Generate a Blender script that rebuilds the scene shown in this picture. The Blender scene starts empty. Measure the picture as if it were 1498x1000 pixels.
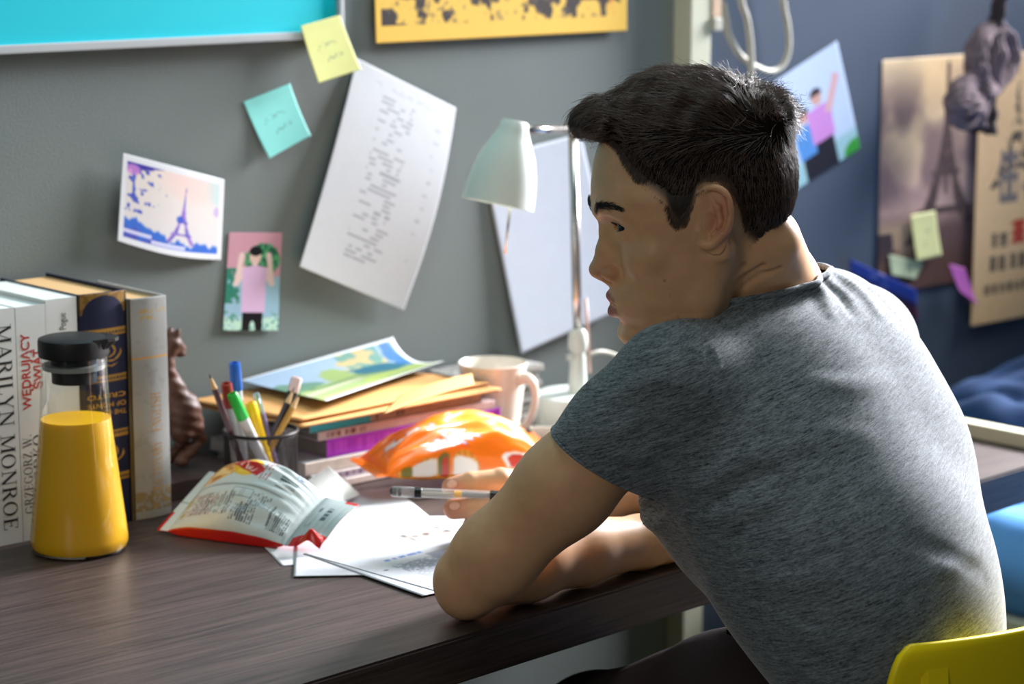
import bpy, bmesh, math, random
import numpy as np
from mathutils import Vector, Matrix, noise as mnoise

random.seed(7)
rng = np.random.default_rng(7)
SC = bpy.context.scene
COL = SC.collection

# ------------------------------------------------------------------ camera
FPX, YAW, PITCH = 3540.0, math.radians(42.0), math.radians(10.4)
CAMP = np.array([0.0, -2.46, 1.45])
CF = np.array([math.sin(YAW) * math.cos(PITCH), math.cos(YAW) * math.cos(PITCH), -math.sin(PITCH)])
CR = np.array([math.cos(YAW), -math.sin(YAW), 0.0])
CU = np.cross(CR, CF)
cam_data = bpy.data.cameras.new('camera')
cam = bpy.data.objects.new('camera', cam_data)
COL.objects.link(cam)
cam.location = CAMP
cam.rotation_euler = (math.pi / 2 - PITCH, 0, -YAW)
cam_data.sensor_width = 36.0
cam_data.lens = 36.0 * FPX / 1498.0
cam_data.clip_start = 0.05
cam_data.dof.use_dof = True
cam_data.dof.focus_distance = 2.33
cam_data.dof.aperture_fstop = 5.0
SC.camera = cam

# ------------------------------------------------------------------ world, lights, exposure
W = bpy.data.worlds.new('world')
SC.world = W
W.use_nodes = True
wn = W.node_tree.nodes
wn['Background'].inputs[0].default_value = (0.62, 0.80, 0.86, 1)
wn['Background'].inputs[1].default_value = 0.075


def area_light(name, loc, target, size, power, color, size_y=None, spread=180.0):
    d = bpy.data.lights.new(name, 'AREA')
    d.energy = power
    d.color = color
    d.shape = 'RECTANGLE'
    d.size = size
    d.size_y = size_y or size
    d.spread = math.radians(spread)
    o = bpy.data.objects.new(name, d)
    COL.objects.link(o)
    o.location = loc
    v = Vector(target) - Vector(loc)
    o.rotation_euler = v.to_track_quat('-Z', 'Y').to_euler()
    return o


# room tube lamp high on the right, soft ceiling lamp above the desk, fill light added behind the camera
area_light('room_lamp_right', (4.15, -0.50, 1.95), (1.85, -0.95, 0.95), 0.7, 78.0, (0.97, 0.96, 1.0), spread=75.0)
area_light('ceiling_lamp', (2.0, -0.75, 2.75), (1.7, -0.25, 0.8), 1.1, 18.0, (0.84, 1.0, 0.98))
area_light('fill_light_behind', (-1.5, -2.2, 2.35), (1.6, -0.5, 1.0), 0.8, 20.0, (1.0, 0.95, 0.84))  # added fill with no source of its own, brightens face and camera-facing sides
SC.view_settings.view_transform = 'Standard'
SC.view_settings.look = 'None'
SC.view_settings.exposure = 0.0
SC.view_settings.gamma = 1.0
SC.view_settings.use_curve_mapping = False
SC.cycles.max_bounces = 8
SC.cycles.transparent_max_bounces = 16
SC.cycles.use_denoising = True


# ------------------------------------------------------------------ helpers
def at(u, v, x=None, y=None, z=None, d=None):
    """the point of a world plane (or depth) met by the sight line through pixel u, v of the 1498x1000 frame"""
    r = CF + (u - 749.0) / FPX * CR - (v - 500.0) / FPX * CU
    if d is not None:
        t = d
    elif y is not None:
        t = (y - CAMP[1]) / r[1]
    elif x is not None:
        t = (x - CAMP[0]) / r[0]
    else:
        t = (z - CAMP[2]) / r[2]
    return CAMP + t * r


def lin(c):
    c = np.asarray(c, float)
    return np.where(c <= 0.04045, c / 12.92, ((c + 0.055) / 1.055) ** 2.4)


def rgb(r, g, b):
    return tuple(float(q) for q in lin(np.array([r, g, b]) / 255.0))


def nodes_of(m):
    nt = m.node_tree
    return nt, nt.nodes, nt.links, nt.nodes['Principled BSDF']


def mat(name, col, rough=0.5, metal=0.0, var=0.08, scale=30.0, bump=0.0, bscale=120.0, spec=0.5, sss=0.0,
        coat=0.0, stretch=(1, 1, 1), attr=None, trans=0.0, ior=1.45, emit=None):
    m = bpy.data.materials.new(name)
    m.use_nodes = True
    nt, N, L, P = nodes_of(m)
    P.inputs['Roughness'].default_value = rough
    P.inputs['Metallic'].default_value = metal
    P.inputs['Specular IOR Level'].default_value = spec
    P.inputs['Coat Weight'].default_value = coat
    P.inputs['IOR'].default_value = ior
    P.inputs['Transmission Weight'].default_value = trans
    if sss:
        P.inputs['Subsurface Weight'].default_value = sss
        P.inputs['Subsurface Radius'].default_value = (1.0, 0.35, 0.2)
        P.inputs['Subsurface Scale'].default_value = 0.006
    tc = N.new('ShaderNodeTexCoord')
    mp = N.new('ShaderNodeMapping')
    mp.inputs['Scale'].default_value = stretch
    L.new(tc.outputs['Object'], mp.inputs['Vector'])
    nz = N.new('ShaderNodeTexNoise')
    nz.inputs['Scale'].default_value = scale
    nz.inputs['Detail'].default_value = 5
    L.new(mp.outputs[0], nz.inputs['Vector'])
    mr = N.new('ShaderNodeMapRange')
    mr.inputs['From Min'].default_value = 0.25
    mr.inputs['From Max'].default_value = 0.75
    mr.inputs['To Min'].default_value = 1.0 - var
    mr.inputs['To Max'].default_value = 1.0 + var
    L.new(nz.outputs['Fac'], mr.inputs['Value'])
    mx = N.new('ShaderNodeVectorMath')
    mx.operation = 'SCALE'
    if attr:
        a = N.new('ShaderNodeAttribute')
        a.attribute_name = attr
        L.new(a.outputs['Color'], mx.inputs[0])
    else:
        mx.inputs[0].default_value = col[:3]
    L.new(mr.outputs[0], mx.inputs['Scale'])
    L.new(mx.outputs[0], P.inputs['Base Color'])
    if bump:
        n2 = N.new('ShaderNodeTexNoise')
        n2.inputs['Scale'].default_value = bscale
        n2.inputs['Detail'].default_value = 4
        L.new(mp.outputs[0], n2.inputs['Vector'])
        b = N.new('ShaderNodeBump')
        b.inputs['Strength'].default_value = bump
        b.inputs['Distance'].default_value = 0.002
        L.new(n2.outputs['Fac'], b.inputs['Height'])
        L.new(b.outputs[0], P.inputs['Normal'])
    if emit:
        P.inputs['Emission Color'].default_value = (*emit[0], 1)
        P.inputs['Emission Strength'].default_value = emit[1]
    return m


MATS = {}


def M(name, *a, **k):
    if name not in MATS:
        MATS[name] = mat(name, *a, **k)
    return MATS[name]


def mesh_obj(name, verts, faces, m=None, parent=None, smooth=False, loc=None):
    me = bpy.data.meshes.new(name)
    me.from_pydata([tuple(map(float, v)) for v in verts], [], [tuple(int(i) for i in f) for f in faces])
    me.update()
    if smooth:
        me.polygons.foreach_set('use_smooth', [True] * len(me.polygons))
    o = bpy.data.objects.new(name, me)
    COL.objects.link(o)
    if m:
        me.materials.append(m)
    if parent:
        o.parent = parent
    if loc is not None:
        o.location = loc
    return o


def bm_obj(name, bm, m=None, parent=None, smooth=False):
    me = bpy.data.meshes.new(name)
    bm.normal_update()
    bm.to_mesh(me)
    bm.free()
    if smooth:
        me.polygons.foreach_set('use_smooth', [True] * len(me.polygons))
    o = bpy.data.objects.new(name, me)
    COL.objects.link(o)
    if m:
        me.materials.append(m)
    if parent:
        o.parent = parent
    return o


def tag(o, label, cat, group=None, kind=None):
    o['label'] = label
    o['category'] = cat
    if group:
        o['group'] = group
    if kind:
        o['kind'] = kind
    return o


def empty(name, loc, label, cat, group=None, rz=0.0):
    o = bpy.data.objects.new(name, None)
    o.empty_display_size = 0.05
    COL.objects.link(o)
    o.location = loc
    o.rotation_euler = (0, 0, rz)
    return tag(o, label, cat, group)


def structure(o):
    o['kind'] = 'structure'
    return o


def box_bm(x0, x1, y0, y1, z0, z1, bev=0.0, seg=2, bm=None):
    b2 = bmesh.new()
    bmesh.ops.create_cube(b2, size=1.0)
    for v in b2.verts:
        v.co = Vector(((x0 + x1) / 2 + v.co.x * (x1 - x0), (y0 + y1) / 2 + v.co.y * (y1 - y0),
                       (z0 + z1) / 2 + v.co.z * (z1 - z0)))
    if bev:
        bmesh.ops.bevel(b2, geom=b2.edges[:], offset=bev, segments=seg, affect='EDGES', profile=0.7)
    if bm is None:
        return b2
    me = bpy.data.meshes.new('t')
    b2.to_mesh(me)
    b2.free()
    bm.from_mesh(me)
    bpy.data.meshes.remove(me)
    return bm


def box(name, x0, x1, y0, y1, z0, z1, m, parent=None, bev=0.002, seg=2):
    return bm_obj(name, box_bm(x0, x1, y0, y1, z0, z1, bev, seg), m, parent)


def lathe(name, prof, m, parent=None, n=48, loc=(0, 0, 0), caps=True, smooth=True, axis=None):
    """surface of revolution about z of a list of (radius, height)"""
    vs, fs = [], []
    for r, z in prof:
        for k in range(n):
            a = 2 * math.pi * k / n
            vs.append((r * math.cos(a), r * math.sin(a), z))
    for i in range(len(prof) - 1):
        for k in range(n):
            fs.append((i * n + k, i * n + (k + 1) % n, (i + 1) * n + (k + 1) % n, (i + 1) * n + k))
    if caps:
        if prof[0][0] > 1e-5:
            fs.append(tuple(reversed(range(n))))
        if prof[-1][0] > 1e-5:
            fs.append(tuple((len(prof) - 1) * n + k for k in range(n)))
    o = mesh_obj(name, vs, fs, m, parent, smooth)
    o.location = loc
    if axis is not None:
        o.rotation_euler = Vector(axis).to_track_quat('Z', 'Y').to_euler()
    if smooth:
        md = o.modifiers.new('edge', 'EDGE_SPLIT')
        md.split_angle = math.radians(40)
    return o


def tube(name, pts, r, m, parent=None, n=10, smooth=True, closed=False, bm=None):
    """round bar along a polyline; r is one radius or one per point"""
    P = [Vector(p) for p in pts]
    rs = r if hasattr(r, '__len__') else [r] * len(P)
    vs, fs = [], []
    ref = Vector((0.123, 0.31, 0.94)).normalized()
    up = None
    for i, p in enumerate(P):
        t = (P[min(i + 1, len(P) - 1)] - P[max(i - 1, 0)]).normalized()
        if closed:
            t = (P[(i + 1) % len(P)] - P[i - 1]).normalized()
        if up is None:
            up = t.orthogonal().normalized()
        up = (up - t * up.dot(t)).normalized()
        s = t.cross(up)
        for k in range(n):
            a = 2 * math.pi * k / n
            vs.append(p + (up * math.cos(a) + s * math.sin(a)) * rs[i])
    nn = len(P)
    for i in range(nn if closed else nn - 1):
        j = (i + 1) % nn
        for k in range(n):
            fs.append((i * n + k, i * n + (k + 1) % n, j * n + (k + 1) % n, j * n + k))
    if not closed:
        fs.append(tuple(reversed(range(n))))
        fs.append(tuple((nn - 1) * n + k for k in range(n)))
    return mesh_obj(name, vs, fs, m, parent, smooth)


def spline(pts, n=8):
    """Catmull-Rom through the points"""
    P = [np.array(p, float) for p in pts]
    P = [2 * P[0] - P[1]] + P + [2 * P[-1] - P[-2]]
    out = []
    for i in range(1, len(P) - 2):
        for k in range(n):
            t = k / n
            a, b, c, d = P[i - 1], P[i], P[i + 1], P[i + 2]
            out.append(0.5 * (2 * b + (c - a) * t + (2 * a - 5 * b + 4 * c - d) * t * t + (3 * b - a - 3 * c + d) * t ** 3))
    out.append(P[-2])
    return out


def fbm(x, y, z=0.0, sc=1.0, oct=3):
    """numpy value noise, 0..1"""
    x, y = np.asarray(x, float) * sc, np.asarray(y, float) * sc
    z = np.zeros_like(x) + z
    tot = np.zeros_like(x)
    amp, nrm = 1.0, 0.0
    for o in range(oct):
        X, Y, Z = x * 2 ** o + 17.3 * o, y * 2 ** o + 5.1 * o, z * 2 ** o + 9.7 * o
        xi, yi, zi = np.floor(X).astype(np.int64), np.floor(Y).astype(np.int64), np.floor(Z).astype(np.int64)
        fx, fy, fz = X - xi, Y - yi, Z - zi
        fx, fy, fz = [q * q * (3 - 2 * q) for q in (fx, fy, fz)]

        def h(a, b, c):
            n = (a * 374761393 + b * 668265263 + c * 2147483647 + 1013904223) & 0x7fffffff
            n = ((n ^ (n >> 13)) * 1274126177) & 0x7fffffff
            return ((n ^ (n >> 16)) & 0xffff) / 65535.0
        v = 0
        for dx in (0, 1):
            for dy in (0, 1):
                for dz in (0, 1):
                    v = v + h(xi + dx, yi + dy, zi + dz) * (fx if dx else 1 - fx) * (fy if dy else 1 - fy) * (fz if dz else 1 - fz)
        tot += amp * v
        nrm += amp
        amp *= 0.5
    return tot / nrm


def set_cols(me, cols):
    """one sRGB colour per vertex"""
    a = me.attributes.new('Col', 'FLOAT_COLOR', 'POINT')
    c = np.ones((len(me.vertices), 4))
    c[:, :3] = lin(np.clip(cols, 0, 1))
    a.data.foreach_set('color', c.astype(np.float32).ravel())


def sheet(name, corners, nx, ny, paint=None, m=None, parent=None, bulge=None, thick=0.0003, base=(0.9, 0.9, 0.9)):
    """a printed sheet spanned by corners tl, tr, br, bl; paint(s, t) gives sRGB for s to the right and t downwards;
    bulge(s, t) gives a 3-vector array added to the position"""
    tl, tr, br, bl = [np.asarray(c, float) for c in corners]
    s, t = np.meshgrid(np.linspace(0, 1, nx + 1), np.linspace(0, 1, ny + 1))
    S, T = s[..., None], t[..., None]
    P = tl * (1 - S) * (1 - T) + tr * S * (1 - T) + br * S * T + bl * (1 - S) * T
    if bulge is not None:
        P = P + bulge(s, t)
    idx = np.arange((nx + 1) * (ny + 1)).reshape(ny + 1, nx + 1)
    fs = np.stack([idx[1:, :-1], idx[1:, 1:], idx[:-1, 1:], idx[:-1, :-1]], -1).reshape(-1, 4)
    o = mesh_obj(name, P.reshape(-1, 3), fs, m, parent, smooth=True)
    if paint is not None:
        c = paint(s, t)
        set_cols(o.data, np.asarray(c).reshape(-1, 3))
    else:
        set_cols(o.data, np.tile(np.array(base, float), (len(o.data.vertices), 1)))
    md = o.modifiers.new('thick', 'SOLIDIFY')
    md.thickness = thick
    md.offset = -1
    return o


def canvas(s, base):
    return np.zeros(s.shape + (3,)) + np.array(base, float)


def put(c, mask, col, a=1.0):
    k = np.clip(np.asarray(mask, float), 0, 1)[..., None] * a
    c[...] = c * (1 - k) + np.array(col, float) * k


def soft(d, w):
    """1 inside (d<0), fading over w"""
    return np.clip(0.5 - d / w, 0, 1)


def text_mesh(name, txt, m, parent, origin, xdir, ydir, size, width=None, bold=0.0, lift=0.0002, align='LEFT', depth=0.00005):
    """lettering lying on a surface: origin is the start of the base line, xdir the reading direction, ydir the letters' up"""
    cu = bpy.data.curves.new(name, 'FONT')
    cu.body = txt
    cu.size = 1.0
    cu.offset = bold
    cu.extrude = 0.0
    cu.align_x = align
    t = bpy.data.objects.new('t', cu)
    COL.objects.link(t)
    bpy.context.view_layer.update()
    me = bpy.data.meshes.new_from_object(t.evaluated_get(bpy.context.evaluated_depsgraph_get()))
    bpy.data.objects.remove(t)
    co = np.empty(len(me.vertices) * 3)
    me.vertices.foreach_get('co', co)
    co = co.reshape(-1, 3)
    w = max(co[:, 0].max() - min(co[:, 0].min(), 0), 1e-6)
    xd, yd = np.array(Vector(xdir).normalized()), np.array(Vector(ydir).normalized())
    nrm = np.cross(xd, yd)
    sx = size if width is None else width / w
    P = np.array(origin) + co[:, :1] * sx * xd + co[:, 1:2] * size * yd + nrm * lift
    me.vertices.foreach_set('co', P.ravel())
    me.update()
    me.name = name
    me.materials.clear()
    me.materials.append(m)
    o = bpy.data.objects.new(name, me)
    COL.objects.link(o)
    if parent:
        o.parent = parent
    return o


# 5x7 dot letters for small print on curved packs and sheets
DOTS = {'L': '1000010000100001000010000100001111110'[:35], 'a': '00000000000111000001011111000101111', 'y': '00000000001000110001011110000101110',
        's': '00000000000111110000011100000111110', "'": '01100011000100000000000000000000000', 'T': '11111001000010000100001000010000100',
        'P': '11110100011000111110100001000010000', 'A': '01110100011000111111100011000110001'}


def dots(s, t, txt, x0, y0, dx, dy, shear=0.0):
    """mask of dot letters whose cell grid starts at x0,y0; dx,dy are the size of one letter (may be negative)"""
    m = np.zeros_like(s)
    for i, ch in enumerate(txt):
        g = DOTS.get(ch)
        if not g:
            continue
        cx = (s - x0) / dx - i * 1.15
        cy = (t - y0) / dy
        cx = cx + shear * cy
        ok = (cx >= 0) & (cx < 1) & (cy >= 0) & (cy < 1)
        col = np.clip((cx * 5).astype(int), 0, 4)
        row = np.clip((cy * 7).astype(int), 0, 6)
        G = np.array([int(q) for q in g]).reshape(7, 5)
        m = np.maximum(m, ok * G[row, col])
    return m


def print_lines(s, t, s0, s1, t0, t1, rows, seed=0, fill=0.62, gap=0.55, cw=0.012):
    """mask of rows of small unreadable print"""
    r = (t - t0) / (t1 - t0) * rows
    row = np.floor(r)
    inrow = (r - row) < gap
    word = fbm(s / cw, row * 7.13 + seed, oct=1)
    ragged = s0 + (s1 - s0) * (0.72 + 0.28 * fbm(row * 3.7 + seed, row * 0 + 1.5, oct=1))
    return ((s > s0) & (s < ragged) & (t > t0) & (t < t1) & inrow & (word < fill)).astype(float)


# ------------------------------------------------------------------ solid shapes as distance fields
def smin(a, b, k):
    h = np.clip(0.5 + 0.5 * (b - a) / k, 0, 1)
    return b * (1 - h) + a * h - k * h * (1 - h)


def smax(a, b, k):
    return -smin(-a, -b, k)


def f_cone(P, a, b, ra, rb):
    """capsule from a to b whose radius runs from ra to rb"""
    a, b = np.asarray(a, float), np.asarray(b, float)
    ab = b - a
    t = np.clip(((P - a) @ ab) / max(ab @ ab, 1e-12), 0, 1)
    q = P - a - t[:, None] * ab
    return np.sqrt((q * q).sum(1)) - (ra + (rb - ra) * t)


def f_chain(P, pts, rs, k=0.004):
    d = None
    for i in range(len(pts) - 1):
        e = f_cone(P, pts[i], pts[i + 1], rs[i], rs[i + 1])
        d = e if d is None else smin(d, e, k)
    return d


def f_ell(P, c, r, R=None):
    q = P - np.asarray(c, float)
    if R is not None:
        q = q @ np.asarray(R)          # columns of R are the axes
    r = np.asarray(r, float)
    k0 = np.sqrt(((q / r) ** 2).sum(1))
    k1 = np.sqrt(((q / (r * r)) ** 2).sum(1))
    return np.where(k1 > 1e-9, k0 * (k0 - 1.0) / np.maximum(k1, 1e-9), -r.min())


def surface(fn, lo, hi, h, chunk=400000):
    """quad mesh of fn = 0 on a grid of pitch h (naive surface nets)"""
    lo, hi = np.asarray(lo, float), np.asarray(hi, float)
    n = np.ceil((hi - lo) / h).astype(int) + 1
    ax = [lo[i] + h * np.arange(n[i]) for i in range(3)]
    # coarse pass first so that far cells are never sampled finely
    st = 4
    cx = [a[::st] if (len(a) - 1) % st == 0 else np.append(a[::st], a[-1]) for a in ax]
    G = np.stack(np.meshgrid(*cx, indexing='ij'), -1).reshape(-1, 3)
    C = np.concatenate([fn(G[i:i + chunk]) for i in range(0, len(G), chunk)]).reshape([len(c) for c in cx])
    F = np.empty(n)
    ci = [np.minimum(np.arange(n[i]) / st, len(cx[i]) - 1.0001) for i in range(3)]
    i0 = [np.floor(c).astype(int) for c in ci]
    ia = np.ix_(*[np.minimum(np.round(c).astype(int), len(cx[i]) - 1) for i, c in enumerate(ci)])
    F[...] = C[ia]
    near = np.abs(F) < h * st * 1.6
    idx = np.argwhere(near)
    Pn = lo + h * idx
    val = np.concatenate([fn(Pn[i:i + chunk]) for i in range(0, len(Pn), chunk)]) if len(Pn) else np.zeros(0)
    F[near] = val
    ins = F < 0
    # cells
    def cor(dx, dy, dz, A):
        return A[dx:n[0] - 1 + dx, dy:n[1] - 1 + dy, dz:n[2] - 1 + dz]
    cnt = sum(cor(dx, dy, dz, ins).astype(np.int8) for dx in (0, 1) for dy in (0, 1) for dz in (0, 1))
    act = (cnt > 0) & (cnt < 8)
    cid = -np.ones(act.shape, np.int64)
    cells = np.argwhere(act)
    cid[act] = np.arange(len(cells))
    acc = np.zeros((len(cells), 3))
    num = np.zeros(len(cells))
    offs = [(dx, dy, dz) for dx in (0, 1) for dy in (0, 1) for dz in (0, 1)]
    V = {o: F[cells[:, 0] + o[0], cells[:, 1] + o[1], cells[:, 2] + o[2]] for o in offs}
    for o in offs:
        for a in range(3):
            if o[a] == 0:
                o2 = tuple(1 if i == a else o[i] for i in range(3))
                va, vb = V[o], V[o2]
                x = (va < 0) != (vb < 0)
                t = np.where(x, va / np.where(x, va - vb, 1), 0)
                p = np.array(o, float)[None] + np.eye(3)[a][None] * t[:, None]
                acc += p * x[:, None]
                num += x
    verts = lo + h * (cells + acc / np.maximum(num, 1)[:, None])
    quads = []
    for a in range(3):
        b, c = (a + 1) % 3, (a + 2) % 3
        sl0 = [slice(None)] * 3
        sl1 = [slice(None)] * 3
        sl0[a] = slice(0, n[a] - 1)
        sl1[a] = slice(1, n[a])
        A0, A1 = ins[tuple(sl0)], ins[tuple(sl1)]
        e = np.argwhere(A0 != A1)
        e = e[(e[:, b] > 0) & (e[:, c] > 0) & (e[:, b] < n[b] - 1) & (e[:, c] < n[c] - 1)]
        flip = A0[e[:, 0], e[:, 1], e[:, 2]]

        def g(db, dc):
            q = e.copy()
            q[:, b] += db
            q[:, c] += dc
            return cid[q[:, 0], q[:, 1], q[:, 2]]
        Q = np.stack([g(-1, -1), g(0, -1), g(0, 0), g(-1, 0)], 1)
        Q[~flip] = Q[~flip][:, ::-1]
        quads.append(Q)
    Q = np.concatenate(quads)
    Q = Q[(Q >= 0).all(1)]
    return verts, Q


def grad(fn, P, e=0.0006):
    g = np.empty_like(P)
    for a in range(3):
        d = np.zeros(3)
        d[a] = e
        g[:, a] = fn(P + d) - fn(P - d)
    return g / (2 * e)


def settle(fn, P, it=3, lim=0.002):
    """pull points onto fn = 0"""
    for _ in range(it):
        f = fn(P)
        g = grad(fn, P)
        s = f / np.maximum((g * g).sum(1), 0.05)
        step = np.clip(s[:, None] * g, -lim, lim)
        P = P - step
    return P


def split_quads(V, Q, pick):
    """cut the picked quads in four; their neighbours keep matching edges"""
    pick = pick.copy()
    E = {}
    V = list(map(tuple, V))

    def mid(a, b):
        k = (a, b) if a < b else (b, a)
        if k not in E:
            E[k] = len(V)
            V.append(tuple((V[a][i] + V[b][i]) / 2 for i in range(3)))
        return E[k]
    faces = []
    for q in Q[pick]:
        a, b, c, d = (int(i) for i in q)
        ab, bc, cd, da = mid(a, b), mid(b, c), mid(c, d), mid(d, a)
        m = len(V)
        V.append(tuple((V[a][i] + V[b][i] + V[c][i] + V[d][i]) / 4 for i in range(3)))
        faces += [(a, ab, m, da), (ab, b, bc, m), (m, bc, c, cd), (da, m, cd, d)]
    other = []
    for q in Q[~pick]:
        r = []
        for i in range(4):
            a, b = int(q[i]), int(q[(i + 1) % 4])
            r.append(a)
            k = (a, b) if a < b else (b, a)
            if k in E:
                r.append(E[k])
        other.append(tuple(r))
    return np.array(V), np.array(faces), other


def sdf_obj(name, fn, lo, hi, h, m, parent=None, org=(0, 0, 0), it=1):
    v, q = surface(fn, lo, hi, h)
    if it:
        v = settle(fn, v, it)
    return mesh_obj(name, v - np.asarray(org, float), q, m, parent, True)


# ------------------------------------------------------------------ setting
m_wall = mat('grey_felt_wall', rgb(118, 126, 125), 0.9, var=0.05, scale=5, bump=0.25, bscale=420, spec=0.2)
m_bluewall = mat('blue_painted_wall', rgb(70, 82, 100), 0.85, var=0.05, scale=5, bump=0.15, bscale=200, spec=0.25)
m_floor = mat('dark_floor', rgb(70, 66, 62), 0.6, var=0.12, scale=6)
m_post = mat('cream_metal', rgb(188, 190, 170), 0.45, var=0.03, scale=8)

structure(box('wall_back', -1.2, 2.56, 0.0, 0.08, 0.0, 2.7, m_wall, bev=0))
structure(box('wall_right', 2.56, 5.6, 0.0, 0.08, 0.0, 2.7, m_bluewall, bev=0))
structure(box('floor', -1.2, 5.6, -3.4, 0.08, -0.05, 0.0, m_floor, bev=0))
px0 = 2.529
pd = at(1011, 50, x=px0)[1]
px1 = at(1040, 50, y=pd)[0]
structure(box('trim_1', px0, px1, pd, 0.0, 0.0, 2.7, m_post, bev=0.002))


# ------------------------------------------------------------------ desk
def wood(name, c0, c1, rough):
    m = bpy.data.materials.new(name)
    m.use_nodes = True
    nt, N, L, P = nodes_of(m)
    tc = N.new('ShaderNodeTexCoord')
    mp = N.new('ShaderNodeMapping')
    mp.inputs['Scale'].default_value = (1.2, 26, 60)
    L.new(tc.outputs['Object'], mp.inputs[0])
    n1 = N.new('ShaderNodeTexNoise')
    n1.inputs['Scale'].default_value = 5.0
    n1.inputs['Detail'].default_value = 8
    n1.inputs['Roughness'].default_value = 0.62
    n1.inputs['Distortion'].default_value = 0.35
    L.new(mp.outputs[0], n1.inputs['Vector'])
    cr = N.new('ShaderNodeValToRGB')
    cr.color_ramp.elements[0].position = 0.36
    cr.color_ramp.elements[1].position = 0.66
    cr.color_ramp.elements[0].color = (*c0, 1)
    cr.color_ramp.elements[1].color = (*c1, 1)
    L.new(n1.outputs['Fac'], cr.inputs['Fac'])
    L.new(cr.outputs[0], P.inputs['Base Color'])
    P.inputs['Roughness'].default_value = rough
    b = N.new('ShaderNodeBump')
    b.inputs['Strength'].default_value = 0.25
    b.inputs['Distance'].default_value = 0.001
    L.new(n1.outputs['Fac'], b.inputs['Height'])
    L.new(b.outputs[0], P.inputs['Normal'])
    return m


m_desk = wood('dark_brown_wood', rgb(46, 36, 35), rgb(78, 64, 61), 0.42)
desk = empty('desk', (1.3, -0.38, 0.0), 'long dark brown wooden desk along the grey pinboard wall', 'desk')
# top: front edge runs a little askew to the wall
bm = bmesh.new()
dz0, dz1 = 0.703, 0.75
pl = [(-0.3, -0.875), (2.553, -0.692), (2.553, -0.004), (-0.3, -0.004)]
top = [bm.verts.new((x - 1.3, y + 0.38, dz1)) for x, y in pl]
bot = [bm.verts.new((x - 1.3, y + 0.38, dz0)) for x, y in pl]
bm.faces.new(top)
bm.faces.new(bot[::-1])
for i in range(4):
    j = (i + 1) % 4
    bm.faces.new((top[j], top[i], bot[i], bot[j]))
bmesh.ops.recalc_face_normals(bm, faces=bm.faces)
bmesh.ops.bevel(bm, geom=bm.edges[:], offset=0.0025, segments=2, affect='EDGES')
bm_obj('tabletop', bm, m_desk, desk)
for lx, ly in ((0.0, -0.1), (0.0, -0.7), (2.515, -0.22), (2.42, -0.62)):
    lo = box('leg', lx - 1.3 - 0.02, lx - 1.3 + 0.02, ly + 0.38 - 0.02, ly + 0.38 + 0.02, 0.0, 0.7035, m_post, desk)
box('rear_rail', -1.28, 1.1, 0.32, 0.34, 0.56, 0.62, m_post, desk)
# raised cream strip along the right end of the desk
m_strip = mat('cream_strip', rgb(196, 194, 170), 0.5, var=0.04, scale=10)
box('end_strip', 2.535 - 1.3, 2.56 - 1.3, -0.685 + 0.38, -0.02 + 0.38, 0.7495, 0.769, m_strip, desk)


# ------------------------------------------------------------------ bed with blue bedding beyond the desk
m_sheetblue = mat('light_blue_cotton', rgb(98, 164, 236), 0.85, var=0.10, scale=14, bump=0.3, bscale=40)
m_denim = mat('blue_denim', rgb(15, 54, 98), 0.9, var=0.25, scale=16, bump=0.35, bscale=300)
bed = empty('bed', (3.2, -1.0, 0), 'bed with a cream frame and light blue sheet beyond the right end of the desk', 'bed')


def bx(name, x0, x1, y0, y1, z0, z1, m, par, o, bev=0.003):
    return box(name, x0 - o[0], x1 - o[0], y0 - o[1], y1 - o[1], z0 - o[2], z1 - o[2], m, par, bev)


bo = (3.2, -1.0, 0)
bx('side_rail', 2.74, 2.77, -1.95, -0.03, 0.37, 0.44, m_post, bed, bo)
bx('side_rail', 3.63, 3.66, -1.95, -0.03, 0.37, 0.44, m_post, bed, bo)
bx('end_rail', 2.74, 3.66, -1.98, -1.95, 0.37, 0.44, m_post, bed, bo)
bx('bed_base', 2.77, 3.63, -1.94, -0.03, 0.40, 0.43, m_desk, bed, bo)
for lx in (2.755, 3.645):
    for ly in (-1.93, -0.06):
        bx('leg', lx - 0.02, lx + 0.02, ly - 0.02, ly + 0.02, 0.0, 0.37, m_post, bed, bo)
mt = bx('mattress', 2.775, 3.625, -1.94, -0.035, 0.43, 0.54, m_sheetblue, bed, bo, 0.03)
nx, ny = 60, 110
s, t = np.meshgrid(np.linspace(0, 1, nx + 1), np.linspace(0, 1, ny + 1))
X = 2.758 + 0.885 * s
Y = -1.93 + 1.885 * t
Zq = 0.550 + 0.030 * fbm(X, Y, sc=9) + 0.012 * fbm(X, Y, 4.0, sc=30)
edge = np.clip((0.05 - (X - 2.758)) / 0.05, 0, 1)
Zq -= 0.10 * edge ** 2
X = X - 0.012 * np.sqrt(edge)
idx = np.arange(s.size).reshape(s.shape)
fs = np.stack([idx[:-1, :-1], idx[:-1, 1:], idx[1:, 1:], idx[1:, :-1]], -1).reshape(-1, 4)
o = mesh_obj('bed_sheet', np.stack([X - bo[0], Y - bo[1], Zq], -1).reshape(-1, 3), fs, m_sheetblue, bed, True)
md = o.modifiers.new('t', 'SOLIDIFY')
md.thickness = 0.006

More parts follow.
